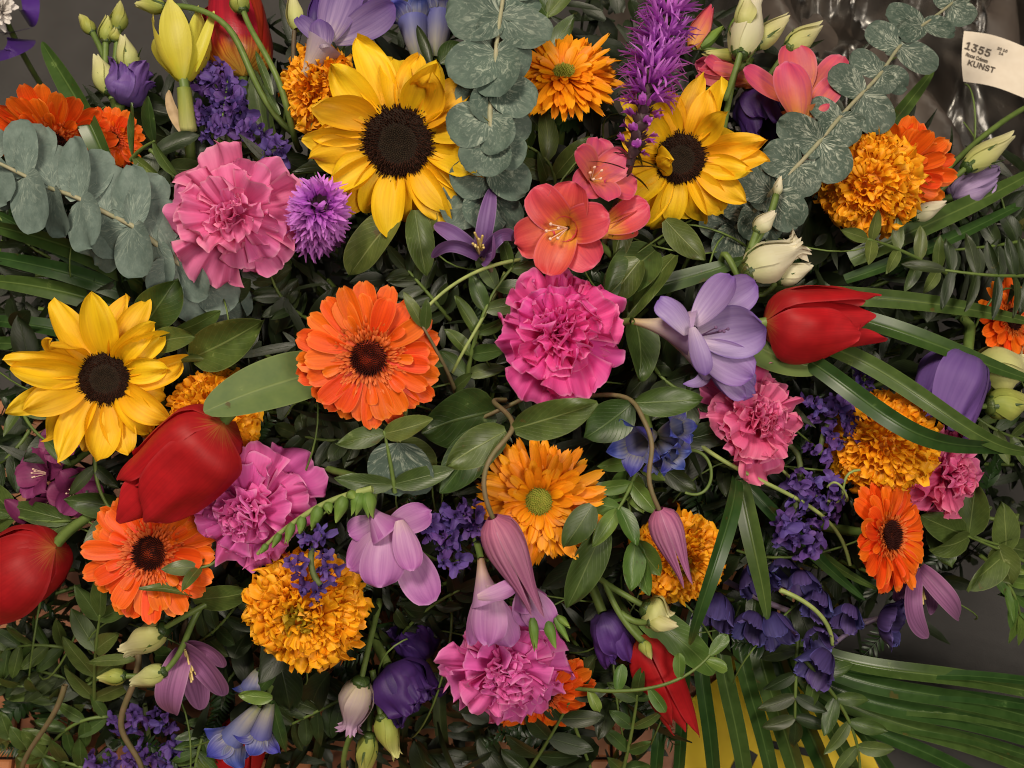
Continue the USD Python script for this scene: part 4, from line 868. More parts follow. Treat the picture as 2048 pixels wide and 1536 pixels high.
for i, (x, y, ex, ey, w) in enumerate([(735, 985, 742, 1040, 17), (722, 985, 706, 1035, 16), (690, 992, 672, 1045, 14), (700, 985, 712, 1000, 12), (655, 1005, 660, 1028, 11), (640, 1012, 622, 1062, 12), (605, 1032, 600, 1072, 10), (585, 1045, 572, 1088, 10), (560, 1066, 545, 1095, 8), (535, 1088, 520, 1108, 7)]):
    bud_parts(t, (x, y), (ex, ey), w, .016, .020, BUDF, tw=10, opn=.2, n=2, sep=False, ha=100)

t = Thing('freesia_stem', 'pale orchid freesia bud pair hanging over the lowest carnation', 'freesia', P(960, 1130, 0), along(F_, U_), 'freesia stems')
funnel(t, [(962, 1116, .014), (965, 1150, .018), (978, 1205, .024)], 7, 34, ORCHIDT)
petals(t, ORCHID, [((985, 1190), (1012, 1294), 34, .018, .026, -20, 14, -.9), ((960, 1185), (938, 1288), 18, .026, .026, 30, 14, -.7), ((978, 1170), (976, 1288), 38, .026, .036, 0, 24, -1.0), ((955, 1195), (1042, 1172), 17, .042, .034, 10, 40, -.6)])
funnel(t, [(1030, 1140, .014), (1045, 1170, .016), (1060, 1205, .016)], 8, 34, ORCHID)
petals(t, ORCHID, [((1050, 1180), (1092, 1258), 36, .022, .028, 0, 20, -1.0), ((1040, 1185), (1060, 1250), 28, .018, .020, 20, 16, -.8)])
for b, e, w in (((1065, 1235), (1072, 1305), 11), ((1095, 1240), (1112, 1300), 11), ((1110, 1235), (1138, 1285), 9), ((1115, 1232), (1140, 1255), 8)): bud_parts(t, b, e, w, .026, .032, BUDF, tw=10, opn=.2, n=2, sep=False, ha=100)
t.part('stem', tube([P(962, 1118, .016), P(955, 1090, .006), P(930, 1040, -.03), P(900, 950, -.06)], .0019, .0022), STEM, world=True)

t = Thing('freesia_stem', 'dark magenta ruffled freesia in the shade below the left sunflower', 'freesia', P(100, 960, -.02), along(F_, U_), 'freesia stems')
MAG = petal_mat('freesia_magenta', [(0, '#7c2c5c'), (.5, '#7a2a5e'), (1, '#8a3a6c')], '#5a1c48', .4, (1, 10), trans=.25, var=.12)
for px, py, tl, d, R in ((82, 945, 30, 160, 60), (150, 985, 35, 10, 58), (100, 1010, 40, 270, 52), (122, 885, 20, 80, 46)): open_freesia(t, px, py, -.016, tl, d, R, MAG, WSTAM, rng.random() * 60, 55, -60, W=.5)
t.part('petal', leaf_m(P(52, 1045, -.01), P(12, 998, -.004), 20 * M_PX, 40, 40), MAG, world=True)
t.part('stem', tube([P(100, 960, -.02), P(180, 900, -.05)], .002), STEM, world=True)

# clematis
clematis_bell('pink clematis bell hanging in front of the green centred amber gerbera', (985, 1034), (1078, 1232), 41, .040, .034,
              [(980, 1022, .042), (968, 960, .044), (985, 910, .042), (1024, 860, .034), (1022, 838, .026), (1012, 800, -.01)],
              [((1028, 858), (1188, 800), 43, .034, .040, 18, GREEN, 18), ((1012, 862), (890, 918), 40, .034, .040, -8, GREEN, 22)])
clematis_bell('pink clematis bell hanging in front of the lower right marigold', (1318, 1018), (1378, 1176), 33, .034, .034,
              [(1312, 1005, .036), (1298, 955, .036), (1304, 890, .034), (1285, 835, .026), (1268, 806, .018), (1200, 790, .0), (1090, 780, -.03)],
              [((1270, 806), (1402, 798), 33, .018, .024, 10, GREEN, 20), ((1262, 808), (1176, 876), 44, .016, .010, -15, GREEN, 22)])
def clematis_hand(label, o, sep, mat, stam, stem):
    t = Thing('clematis_flower', label, 'clematis', P(*o), along(F_, U_), 'open clematis flowers')
    for pts, W, roll, r1, fold in sep:
        pts = [P(*q) for q in pts]
        t.part('sepal', ribbon(pts, W * M_PX, 24, 9, fold, roll, .42, .55, r1=r1), mat, world=True)
    c = P(*o)
    for i in range(11):
        d = P(*stam) - c + rng.normal(0, .0022, 3); L = np.linalg.norm(d); e_ = c + d * rng.uniform(.8, 1.1)
        t.part('stamen', join([tube([c + rng.normal(0, .0008, 3), (c + e_) / 2 + rng.normal(0, .0006, 3), e_], .0005, .0007, 7, 5)]), YSTAM, world=True)
    t.part('stem', tube([c] + [P(*q) for q in stem], .0014, .0015, 16, 6), BROWNISH, world=True)
clematis_hand('violet clematis star with cream stamens below the eucalyptus at top centre', (962, 512, .004),
    [([(962, 512, .004), (972, 450, .014), (984, 374, .012)], 17, 25, -10, .35), ([(956, 510, .004), (915, 475, .010), (868, 450, .002)], 16, -10, 10, .4), ([(958, 514, .006), (905, 488, .016), (864, 516, .004)], 14, 20, 40, .5),
     ([(968, 512, .006), (1000, 468, .018), (1030, 480, .004)], 15, -20, -40, .5), ([(970, 520, .008), (990, 512, .018), (988, 470, .020)], 17, 0, 20, .3)], CLEMV, (955, 486, .020), [(985, 545, -.006), (1002, 600, -.02), (1010, 680, -.05)])
clematis_hand('mauve clematis hanging open at lower right by the grey mat', (1838, 1136, -.004),
    [([(1838, 1136, -.002), (1822, 1190, .012), (1856, 1276, .004)], 24, 10, -15, .3), ([(1840, 1136, -.002), (1875, 1175, .012), (1918, 1236, .002)], 22, -15, 30, .3), ([(1832, 1138, -.004), (1800, 1180, -.002), (1808, 1200, -.012)], 17, 10, 10, .3), ([(1842, 1136, -.008), (1860, 1180, -.012), (1862, 1230, -.016)], 20, 0, 0, .3)],
    CLEMP, (1848, 1190, .004), [(1842, 1120, -.01), (1800, 1090, -.03), (1700, 1000, -.07)])
clematis_hand('drooping plum clematis at lower left, right of the three cream buds', (372, 1300, -.012),
    [([(372, 1300, -.012), (410, 1330, .006), (446, 1392, -.008)], 36, -20, 25, .25), ([(366, 1302, -.012), (345, 1360, .004), (348, 1428, -.008)], 30, 20, -10, .3), ([(376, 1298, -.014), (420, 1300, -.004), (446, 1335, -.012)], 28, -30, 10, .3), ([(365, 1300, -.016), (395, 1380, -.014), (400, 1420, -.016)], 30, 0, 0, .2)],
    CLEMP, (385, 1350, -.004), [(365, 1285, -.02), (400, 1200, -.06)])

# liatris
liatris('tall purple liatris spike with open fluffy top between the two sunflowers', (1262, 322), (1335, 30), .022, .046, 82, 46, .26)
liatris('purple liatris seen from above beside the rose carnation', (632, 470), (640, 410), -.045, .026, 70, 76, -.4, 1.6, .0)
s_ = [P(632, 470, -.03), P(620, 520, -.03), P(640, 600, -.05)]

# statice
statice('statice sprig at the top left behind the pale yellow flower', [(405, 150, 30), (440, 165, 34), (415, 215, 34), (465, 210, 30), (430, 255, 30), (500, 262, 36, 20), (550, 300, 30, 20), (480, 222, 22)], [((430, 140, -.03), (440, 220, -.03), (480, 330, -.05))], -.010, 9, 17)
statice('statice sprig left of the amber gerbera with the lime centre', [(846, 1052, 26), (905, 1025, 24), (947, 1025, 22), (895, 1075, 26), (950, 1060, 22), (905, 1125, 28, 18)], [((830, 1060, .0), (890, 1040, -.004), (960, 1030, -.006)), ((900, 1120, -.004), (905, 1060, -.006))], .012, 8, 17)
statice('small statice sprig lying on the large lower left marigold', [(628, 1078, 20), (595, 1132, 20, 14), (655, 1130, 22, 28), (628, 1180, 20, 16)], [((640, 1070, .02), (622, 1120, .022), (640, 1170, .024))], .034, 9, 16)
statice('statice sprig under the long blade, left of the right hand marigold', [(1625, 815, 24), (1672, 820, 28), (1720, 840, 22, 16), (1680, 870, 28, 18), (1640, 905, 28, 16), (1728, 765, 16)], [((1640, 910, -.01), (1650, 860, -.012), (1690, 800, -.014))], .004, 8, 18)
statice('statice sprig below the right hand marigold, over dark blades', [(1605, 965, 28), (1655, 985, 28), (1600, 1005, 20), (1570, 1050, 30), (1640, 1030, 22), (1608, 1085, 26, 30), (1575, 1075, 16)], [((1600, 1100, -.01), (1590, 1020, -.008), (1600, 950, -.012), (1420, 890, -.03))], .006, 8, 18)
statice('dark statice sprig at lower left below the cream buds', [(260, 1440, 36, 20), (320, 1440, 30, 18)], [((290, 1410, -.03), (300, 1500, -.05))], -.024, 10, 17)
statice('statice sprig cut off by the bottom edge at left', [(210, 1525, 36, 18), (285, 1515, 34, 26), (355, 1508, 34, 28)], [((290, 1540, -.03), (300, 1480, -.05))], -.026, 10, 17)

# gentians
gentian('blue gentian with open bells between the two pink clematis bells', [((1306, 868), (1256, 900), 27, -.004, .022), ((1320, 866), (1372, 848), 20, -.004, .014), ((1318, 885), (1356, 925), 18, -.006, .012), ((1322, 875), (1380, 884), 16, -.008, .006), ((1310, 890), (1322, 940), 18, -.008, .008)],
        [((1305, 880, -.006), (1290, 820, -.03))], [((1340, 885), (1482, 858), 30, -.01, -.006, 10, DEEP), ((1320, 930), (1390, 985), 22, -.01, -.006, 10, DEEP), ((1300, 935), (1250, 990), 20, -.01, -.012, 0, DEEP)])
gentian('blue gentian bells at the top between large sunflower and eucalyptus', [((838, 120), (822, 8), 32, -.012, -.008), ((872, 118), (884, -8), 30, -.014, -.010), ((860, 60), (866, -20), 22, -.02, -.02)], [((845, 125, -.012), (850, 200, -.04))],
        [((862, 130), (838, 52), 12, -.004, .002, 0, DEEP), ((880, 125), (925, 88), 24, -.012, -.012, 0, GREEN)])
gentian('blue gentian bells hanging at the bottom left of the marigold', [((520, 1410), (440, 1508), 26, -.016, -.008), ((542, 1404), (512, 1498), 22, -.014, -.010), ((520, 1340), (502, 1392), 26, -.022, -.02)], [((530, 1400, -.016), (560, 1330, -.04))],
        [((545, 1395), (480, 1390), 16, -.01, -.008, 0, BRIGHT), ((545, 1400), (570, 1500), 14, -.014, -.02, 0, GREEN), ((520, 1380), (556, 1330), 14, -.016, -.02, 0, GREEN)])

# lisianthus buds
lisianthus_spray('cream lisianthus with one crumpled open bud right of the speckled eucalyptus, above the lilac freesia',
    [((1492, 545), (1602, 488), 40, .0, dict(mat=WHITE, opn=.62, tw=50, n=5, ruf=.3)), ((1555, 560), (1626, 530), 22, -.004), ((1512, 462), (1550, 422), 18, .006), ((1552, 390), (1562, 352), 10, .004)],
    [((1480, 560, -.004), (1500, 500, .002), (1514, 462, .006)), ((1500, 500, .003), (1540, 430, .004), (1552, 390, .004)), ((1556, 560, -.004), (1510, 590, -.01), (1480, 560, -.006), (1440, 640, -.05)), ((1492, 548, .0), (1478, 565, -.006))], WHITE)
lisianthus_spray('white lisianthus buds at the top, right of the purple spike',
    [((1480, 112), (1515, -18), 32, .004, dict(mat=WHITE, opn=.4, tw=50)), ((1492, 60), (1490, -12), 24, .010, dict(mat=BUDW)), ((1510, 92), (1580, 30), 22, -.004), ((1575, 98), (1645, 48), 24, -.008)],
    [((1480, 112, .004), (1460, 190, -.012), (1440, 330, -.05)), ((1490, 60, .01), (1474, 130, .004), (1450, 200, -.012)), ((1510, 95, -.004), (1470, 150, -.01)), ((1575, 100, -.008), (1540, 150, -.02), (1480, 240, -.05))])
lisianthus_spray('slender lime buds in an upright cluster against the grey mat at top left',
    [((186, 66), (158, 28), 14, -.02, dict(mat=BUDG, opn=.12)), ((212, 84), (216, 30), 16, -.018, dict(mat=BUDG)), ((236, 60), (240, 4), 17, -.02, dict(mat=BUDG)), ((228, 82), (232, 55), 12, -.018, dict(mat=BUDG)), ((222, 185), (190, 112), 24, -.018), ((262, 140), (244, 70), 22, -.022)],
    [((224, 200, -.02), (212, 140, -.02), (212, 84, -.018)), ((210, 120, -.02), (200, 95, -.02), (186, 66, -.02)), ((226, 150, -.02), (232, 110, -.02), (236, 60, -.02)), ((224, 195, -.02), (250, 300, -.06)), ((262, 140, -.022), (266, 220, -.05))])
lisianthus_spray('lime bud on a long arching stalk in front of the upright red tulip', [((330, 14), (268, 8), 16, .004, dict(mat=BUDG, opn=.25)), ((486, 22), (466, -24), 20, .0, dict(mat=BUDG))],
    [((330, 14, .004), (400, 20, .008), (460, 60, .008), (500, 140, .002), (530, 200, -.01), (585, 265, -.03)), ((488, 25, .0), (520, 90, .0), (560, 170, -.006), (580, 240, -.02), (600, 300, -.05))], leaves=[((545, 190), (508, 105), 9, .0, .006, 20, GREEN), ((560, 230), (520, 170), 7, -.01, -.006, 20, GREEN)])
lisianthus_spray('cream bud cluster of three at lower left, under the orange gerbera',
    [((328, 1258), (246, 1306), 30, .004, dict(opn=.35, ruf=.2)), ((250, 1352), (194, 1358), 17, .0, dict(mat=BUDG)), ((330, 1342), (256, 1368), 22, .004)],
    [((328, 1256, .004), (400, 1215, -.004), (480, 1170, -.03)), ((330, 1342, .004), (362, 1300, -.002), (385, 1245, -.006), (420, 1190, -.02)), ((250, 1352, .0), (290, 1352, -.004), (345, 1335, -.004))],
    leaves=[((270, 1320), (175, 1325), 13, -.004, .0, 40, OLIVE), ((310, 1310), (350, 1310), 22, -.01, -.006, 0, GREEN), ((330, 1400), (345, 1330), 26, -.01, -.004, 20, GREEN), ((385, 1200), (500, 1180), 30, -.006, .0, 30, GREEN), ((385, 1190), (282, 1172), 16, .012, .022, 55, OLIVE)])
lisianthus_spray('pale lilac bud with two lime buds hanging at the bottom, left of the lowest carnation',
    [((722, 1362), (700, 1462), 34, -.004, dict(mat=BUDL, opn=.62, tw=35, ruf=.3)), ((762, 1432), (796, 1516), 24, -.006, dict(mat=BUDG, opn=.4)), ((738, 1470), (728, 1560), 22, -.008, dict(mat=BUDG, opn=.5))],
    [((722, 1362, -.004), (736, 1300, -.02), (760, 1200, -.05)), ((762, 1432, -.006), (745, 1340, -.02)), ((738, 1470, -.01), (745, 1380, -.03)), ((690, 1545, -.03), (694, 1490, -.02), (740, 1400, -.03))])
lisianthus_spray('cream buds with a tiny lime one below the lower right marigold',
    [((1290, 1215), (1342, 1240), 34, .002, dict(opn=.4, ruf=.2)), ((1298, 1244), (1358, 1250), 18, .010, dict(mat=BUDW)), ((1284, 1282), (1302, 1318), 13, .004, dict(mat=BUDG, opn=.15))],
    [((1290, 1213, .002), (1250, 1190, -.004), (1210, 1165, -.012), (1170, 1100, -.04)), ((1210, 1165, -.012), (1235, 1220, -.002), (1284, 1282, .004)), ((1298, 1243, .01), (1262, 1240, .002), (1240, 1225, -.002))])
lisianthus_spray('long cream bud at the right beside the marigold, over a green blade',
    [((1932, 336), (2026, 268), 25, -.004, dict(mat=BUDW, opn=.25)), ((1826, 434), (1890, 404), 18, -.010, dict(mat=WHITE))],
    [((1932, 336, -.004), (1880, 380, -.012), (1800, 460, -.04)), ((1826, 434, -.01), (1790, 460, -.04)), ((2070, 205, -.02), (1970, 270, -.016), (1850, 390, -.02))])
lisianthus_spray('lime and cream lisianthus buds at the right edge, under the drooping leaflets',
    [((1978, 812), (2060, 800), 34, -.010, dict(mat=BUDG, opn=.5)), ((1960, 745), (2060, 725), 48, -.02, dict(mat=BUDW, opn=.7, ruf=.3))], [((1978, 812, -.01), (1930, 812, -.014), (1860, 800, -.05))])
def cupped(label, b, e, W, dhb, dhe, mat, opn=.9, n=8, roll=0, group='purple lisianthus blooms', prof=None):
    return tulip(label, b, e, W, dhb, dhe, mat, prof or [(0, .3), (.12, .75), (.4, 1.0), (.75, .92), (1, opn)], 1.0, roll, q=.22, ruf=.14, vary=.09, nz=.18, name='lisianthus', cat='lisianthus', group=group, ha=52, sepals=n)
cupped('large mauve lisianthus at the right edge, behind the long blade', (1935, 705), (1860, 870), 74, -.012, -.014, MAUVE, .85, 8)
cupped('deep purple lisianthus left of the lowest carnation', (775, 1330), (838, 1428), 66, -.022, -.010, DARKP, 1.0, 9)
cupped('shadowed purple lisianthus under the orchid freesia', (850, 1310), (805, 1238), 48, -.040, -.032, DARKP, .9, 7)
cupped('purple lisianthus bud right of the lowest carnation', (1205, 1225), (1245, 1325), 44, -.016, -.012, PURP, .7, 8)
cupped('purple lisianthus beside the lime bud cluster at top left', (240, 208), (268, 128), 46, -.026, -.024, MAUVE, 1.05, 7)
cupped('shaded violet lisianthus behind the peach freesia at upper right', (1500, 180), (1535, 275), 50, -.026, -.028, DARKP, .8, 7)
cupped('pale lilac bloom by the right edge above the long green blade', (1905, 395), (1990, 360), 36, -.024, -.022, petal_mat('pale_lilac', [(0, '#a08ab0'), (1, '#a890bc')], '#7c6496', .5, (1, 14)), .8, 7)

# delphinium
DG = 'blue delphinium florets'
t = Thing('delphinium_spike', 'blue violet delphinium spike above the palm leaf at lower right', 'delphinium', P(1560, 1230, -.02), along(F_, U_), DG)
for b, e, W, d0, d1 in (((1440, 1185), (1425, 1252), 40, -.03, -.022), ((1510, 1225), (1495, 1270), 36, -.03, -.022), ((1540, 1222), (1562, 1290), 36, -.026, -.012), ((1655, 1300), (1622, 1352), 38, -.018, -.01), ((1755, 1238), (1800, 1250), 46, -.02, -.012), ((1640, 1180), (1630, 1225), 30, -.03, -.02), ((1600, 1140), (1610, 1185), 32, -.03, -.022), ((1630, 1260), (1640, 1290), 30, -.03, -.02), ((1500, 1130), (1520, 1180), 36, -.042, -.03), ((1560, 1120), (1570, 1160), 34, -.044, -.034), ((1700, 1210), (1690, 1250), 30, -.034, -.026)):
    bud_parts(t, b, e, W * .95, d0 + .01, d1 + .014, DELP, tw=6, n=5, sep=False, ha=48, ruf=.12, prof=[(0, .05), (.06, .3), (.35, .78), (.7, 1.0), (1, 1.12)])
t.part('stem', tube([P(1430, 1150, -.04), P(1560, 1215, -.036), P(1700, 1245, -.03), P(1780, 1230, -.026)], .002, .0016), plain('stem_violet', '#5f4f74', '#6f5f66', 200, .6), world=True)
t.part('pedicel', tube([P(1655, 1300, -.018), P(1690, 1270, -.022), P(1755, 1238, -.02)], .0015, .0013), '/World/Looks/stem_violet', world=True)
t.part('pedicel', tube([P(1655, 1300, -.018), P(1620, 1260, -.026)], .0014, .0013), '/World/Looks/stem_violet', world=True)

# eucalyptus
def euc_hand(label, nodes, mat, r=.0014, cup=.25):
    t = Thing('eucalyptus_branch', label, 'eucalyptus', P(*nodes[0][:3]), along(F_, U_), 'silver eucalyptus branches')
    t.part('stem', tube([P(*n[:3]) for n in nodes], r * .7, r * 1.3, 40, 6), EUCST, world=True)
    for x, y, dh, lv in nodes:
        for tx, ty, W, dd in lv:
            rl = rng.normal(0, 10) + (22 if abs(tx - x) < abs(ty - y) else 0) * np.sign(tx - x + .1)
            t.part('leaf', leaf_m(P(x, y, dh), P(tx, ty, dh + dd), W * 1.06 * M_PX, rl, rng.normal(10, 12), p=.46, q=.38, e=.07, cup=rng.uniform(.05, .6) * cup * 3, nz=.16, nu=13, nv=13, twist=rng.normal(0, 5), side=rng.normal(0, .03)), mat, world=True)
euc_hand('broad grey eucalyptus branch with overlapping round leaves at the left', [
    (-40, 320, .036, [(10, 410, 48, .0), (-20, 250, 40, .004)]),
    (50, 352, .034, [(34, 244, 40, .004), (92, 256, 34, -.012), (84, 456, 50, .002), (-8, 400, 34, -.014)]),
    (105, 378, .024, [(112, 290, 40, -.004), (128, 470, 44, -.006), (60, 440, 36, -.010)]),
    (160, 398, .024, [(142, 280, 42, .004), (208, 304, 34, -.012), (182, 494, 54, .002)]),
    (212, 426, .012, [(222, 330, 42, -.002), (238, 512, 46, -.006), (160, 500, 36, -.012)]),
    (265, 452, .012, [(262, 334, 44, .004), (318, 352, 36, -.012), (282, 552, 50, .002), (190, 524, 40, -.010)]),
    (310, 486, .0, [(330, 400, 42, .0), (318, 574, 44, -.004)]),
    (350, 520, -.006, [(366, 420, 40, .0), (326, 602, 46, .0), (412, 592, 42, -.004)]),
    (400, 568, -.020, [(452, 508, 42, .0), (380, 644, 42, .0), (470, 610, 40, -.004)]),
    (440, 610, -.034, [(500, 590, 38, .0), (430, 690, 36, .0)])], EUC_L)
euc_hand('eucalyptus branch of round leaves hanging down at the top centre', [
    (1010, -60, .046, [(930, -20, 44, .0), (1080, -20, 40, .0)]),
    (1001, 31, .046, [(896, 48, 50, .004), (1092, 82, 40, .002), (1070, -8, 36, -.006), (980, 100, 40, -.010)]),
    (992, 106, .042, [(906, 158, 46, .003), (1060, 128, 34, -.004), (1000, 190, 46, .003)]),
    (988, 172, .038, [(1066, 214, 38, .003), (920, 214, 38, -.006), (968, 242, 36, -.004)]),
    (980, 231, .034, [(898, 264, 40, .003), (1058, 268, 30, -.008), (1004, 300, 38, .002)]),
    (988, 290, .028, [(930, 334, 36, .002), (1048, 316, 34, .0), (992, 350, 36, .003)]),
    (984, 335, .016, [(1054, 380, 38, .0), (910, 378, 38, -.004)]),
    (978, 385, .004, [(884, 424, 46, .0), (1040, 450, 42, .0), (960, 460, 44, .0)]),
    (972, 440, -.012, [(1030, 490, 38, .0), (910, 480, 36, .0)])], EUC_M)
euc_hand('small leaved speckled eucalyptus branch slanting across the upper right', [
    (1945, -60, .012, [(1980, -20, 24, .0)]),
    (1902, 8, .014, [(1938, 48, 27, .002), (1872, -16, 28, .0), (1935, -25, 24, .0)]),
    (1846, 50, .014, [(1774, 34, 32, .003), (1908, 62, 25, -.002), (1800, 74, 24, .004)]),
    (1798, 94, .014, [(1738, 52, 28, .0), (1872, 136, 30, .003), (1768, 96, 20, -.004)]),
    (1761, 147, .014, [(1704, 108, 23, .003), (1774, 188, 21, .003), (1814, 170, 26, -.003), (1750, 122, 18, -.006)]),
    (1723, 188, .013, [(1664, 138, 31, .003), (1766, 264, 37, .003), (1775, 200, 20, -.006)]),
    (1677, 238, .012, [(1620, 208, 26, -.003), (1692, 294, 36, .004), (1730, 262, 24, -.004), (1640, 270, 26, .0)]),
    (1640, 282, .010, [(1558, 242, 31, .003), (1684, 358, 38, .003), (1605, 305, 24, -.004)]),
    (1595, 331, .004, [(1526, 304, 36, .003), (1608, 394, 36, .003), (1640, 366, 24, -.004), (1545, 345, 26, -.004)]),
    (1542, 385, -.004, [(1474, 346, 38, .002), (1602, 448, 38, .002), (1500, 402, 28, -.004)]),
    (1508, 422, -.012, [(1446, 392, 36, .0), (1492, 478, 38, .0), (1560, 470, 30, -.006)]),
    (1470, 456, -.022, [(1402, 430, 36, .0), (1440, 520, 36, .0)])], EUC_S, .0011)
t = Thing('eucalyptus_leaf', 'single round eucalyptus leaf with a pale waxy centre, below the front gerbera', 'eucalyptus', P(800, 890, .01), along(F_, U_), 'silver eucalyptus branches')
t.part('leaf', leaf_m(P(797, 886, .012), P(800, 985, .004), 62 * M_PX, 0, 14, p=.42, q=.36, e=.06, cup=.35, nu=14, nv=13), EUC_M, world=True)
t.part('leaf', leaf_m(P(797, 886, .006), P(870, 940, .0), 34 * M_PX, 0, 20, p=.45, q=.5), OLIVE, world=True)
t.part('stem', tube([P(797, 886, .010), P(806, 850, .0), P(812, 780, -.03)], .0012, .0016), STEMY, world=True)

# ================================================================== FOLIAGE
grass('broad tulip leaf pointing left between the red tulip and the front gerbera', [(((640, 745, -.006), (530, 775, .012), (408, 824, .034)), 52, -18)], leaf_mat('tulip_leaf', '#5e7440', '#50683a', '#7f9158', lat=0, midw=.03, rough=.4), 'tulip_leaf', 'leaf', None, .22)
grass('tulip leaf below the sideways red tulip, its tip at the right', [(((1470, 660, -.006), (1550, 710, .002), (1648, 736, .010)), 44, 20)], '/World/Looks/tulip_leaf', 'tulip_leaf', 'leaf', None, .22)
grass('bright tulip leaf pointing down right of the red tulip at the bottom', [(((1290, 1230, -.02), (1360, 1280, -.012), (1428, 1348, -.012)), 34, 10)], BRIGHT, 'tulip_leaf', 'leaf', None, .25)
grass('narrow leaf standing up in front of the top left gerbera', [(((215, 330, -.01), (180, 250, .002), (130, 160, .004), (84, 84, .0)), 24, 10)], BLADE, fold=.4)
grass('broad green blade rising behind the yellow base of the red tulip', [(((540, 300, -.05), (520, 220, -.035), (508, 140, -.028)), 24, 0)], OLIVE)
RB = [(((1500, 590, -.03), (1640, 590, -.02), (1800, 600, -.012), (2080, 650, -.01)), 26, 0, 'upper long blade behind the sideways red tulip, running to the right edge'),
      (((1640, 620, -.022), (1760, 650, -.008), (1900, 700, -.002), (2080, 765, -.002)), 27, 8, 'long blade leaving the tip of the red tulip towards the right edge'),
      (((1600, 680, -.02), (1720, 720, .006), (1850, 800, .024), (2080, 900, .022)), 25, -10, 'long blade crossing the mauve lisianthus at the right'),
      (((1560, 700, -.02), (1680, 765, .024), (1800, 850, .042), (1920, 890, .036), (2080, 915, .024)), 25, 12, 'long dark blade crossing the right hand marigold'),
      (((1700, 520, -.03), (1830, 460, -.018), (1960, 400, -.014), (2090, 330, -.014)), 30, 0, 'wide blade rising to the right edge above the drooping leaflets'),
      (((1690, 560, -.035), (1850, 500, -.022), (2000, 430, -.02), (2090, 385, -.02)), 20, 20, 'narrow blade under the wide one at the right edge'),
      (((1240, 590, -.02), (1360, 560, -.014), (1500, 515, -.010)), 26, 15, 'green blade between the carnation and the white lisianthus'),
      (((1720, 330, -.02), (1790, 240, -.012), (1868, 140, -.012)), 22, 0, 'straight blade behind the marigold pointing to the plastic wrap')]
for pts, W, roll, lab in RB: grass(lab, [(pts, W * .74, roll + rng.normal(0, 8))])
LB = [(((330, 600, -.05), (200, 520, -.025), (60, 470, -.015), (-60, 440, -.012)), 30), (((320, 620, -.05), (180, 560, -.03), (20, 520, -.02), (-60, 505, -.02)), 26), (((300, 640, -.05), (150, 590, -.035), (-60, 560, -.025)), 28), (((280, 600, -.055), (120, 500, -.03), (-40, 410, -.02)), 20), (((250, 690, -.055), (120, 660, -.04), (-60, 640, -.032)), 26), (((220, 740, -.06), (100, 700, -.045), (-60, 690, -.04)), 24)]
grass('fan of dark green blades at the left edge above the ragged sunflower', [(p, w, rng.normal(0, 14)) for p, w in [(p, w * .8) for p, w in LB]], BLADE, 'palm_leaf', 'leaf', None)
DB = [(((1472, 960, -.006), (1452, 1060, .022), (1420, 1160, .030), (1380, 1290, .018)), 17, 10), (((1480, 960, -.014), (1500, 1060, -.006), (1520, 1150, -.004), (1535, 1240, -.006)), 20, -8), (((1476, 950, -.016), (1560, 1040, -.012), (1640, 1120, -.012), (1730, 1200, -.012)), 14, 0), (((1480, 965, -.018), (1580, 1060, -.018), (1700, 1150, -.018), (1760, 1180, -.02)), 12, 10)]
grass('group of narrow blades spreading down from below the salmon carnation', DB, BLADE, 'blade_cluster', 'leaf', None)
# palm leaf at the bottom right: stiff folded leaflets
pl = []
for (x0, y0, x1, y1, w) in ((1400, 1300, 1428, 1560, 20), (1440, 1290, 1490, 1560, 24), (1478, 1290, 1545, 1560, 22), (1520, 1310, 1598, 1560, 27), (1560, 1330, 1660, 1560, 27), (1600, 1340, 1715, 1560, 22), (1370, 1330, 1356, 1560, 16), (1322, 1420, 1310, 1560, 18), (1640, 1345, 1790, 1560, 18)):
    pl.append((((1480 + (x0 - 1480) * .75, 1190, -.06), (x0, y0, -.045), ((x0 + x1) / 2, (y0 + y1) / 2, -.035), (x1, y1, -.035), (x1 + (x1 - x0) * .7, y1 + 200, -.035)), w * .82, rng.normal(0, 14)))
for (x0, y0, x1, y1, w) in ((1690, 1322, 2080, 1388, 25), (1690, 1352, 2080, 1440, 26), (1690, 1385, 2080, 1486, 26), (1690, 1405, 2080, 1545, 26), (1690, 1432, 1980, 1570, 22), (1720, 1370, 2080, 1414, 18), (1700, 1340, 2080, 1366, 15), (1690, 1420, 2080, 1520, 18), (1690, 1395, 2080, 1462, 16)):
    pl.append((((1560, 1270 + (y0 - 1330) * .3, -.055), (x0, y0, -.03), ((x0 + x1) / 2, (y0 + y1) / 2 - 3, -.014), (x1, y1, -.012), (x1 + 200, y1 + (y1 - y0) * .6, -.016)), w * .76, rng.normal(10, 14)))
grass('glossy palm leaf spread over the floor and yellow sheet at lower right', pl, PALM, 'palm_leaf', 'leaf', None, .45)
pl = [(((640 + 60 * i, 1330, -.07), (640 + 75 * i - 60, 1440, -.06), (620 + 95 * i - 90, 1570, -.06)), 15, rng.normal(0, 14)) for i in range(8)]
grass('dark palm leaflets hanging down at the bottom centre over the wood floor', pl, DEEP, 'palm_leaf', 'leaf', None, .4)

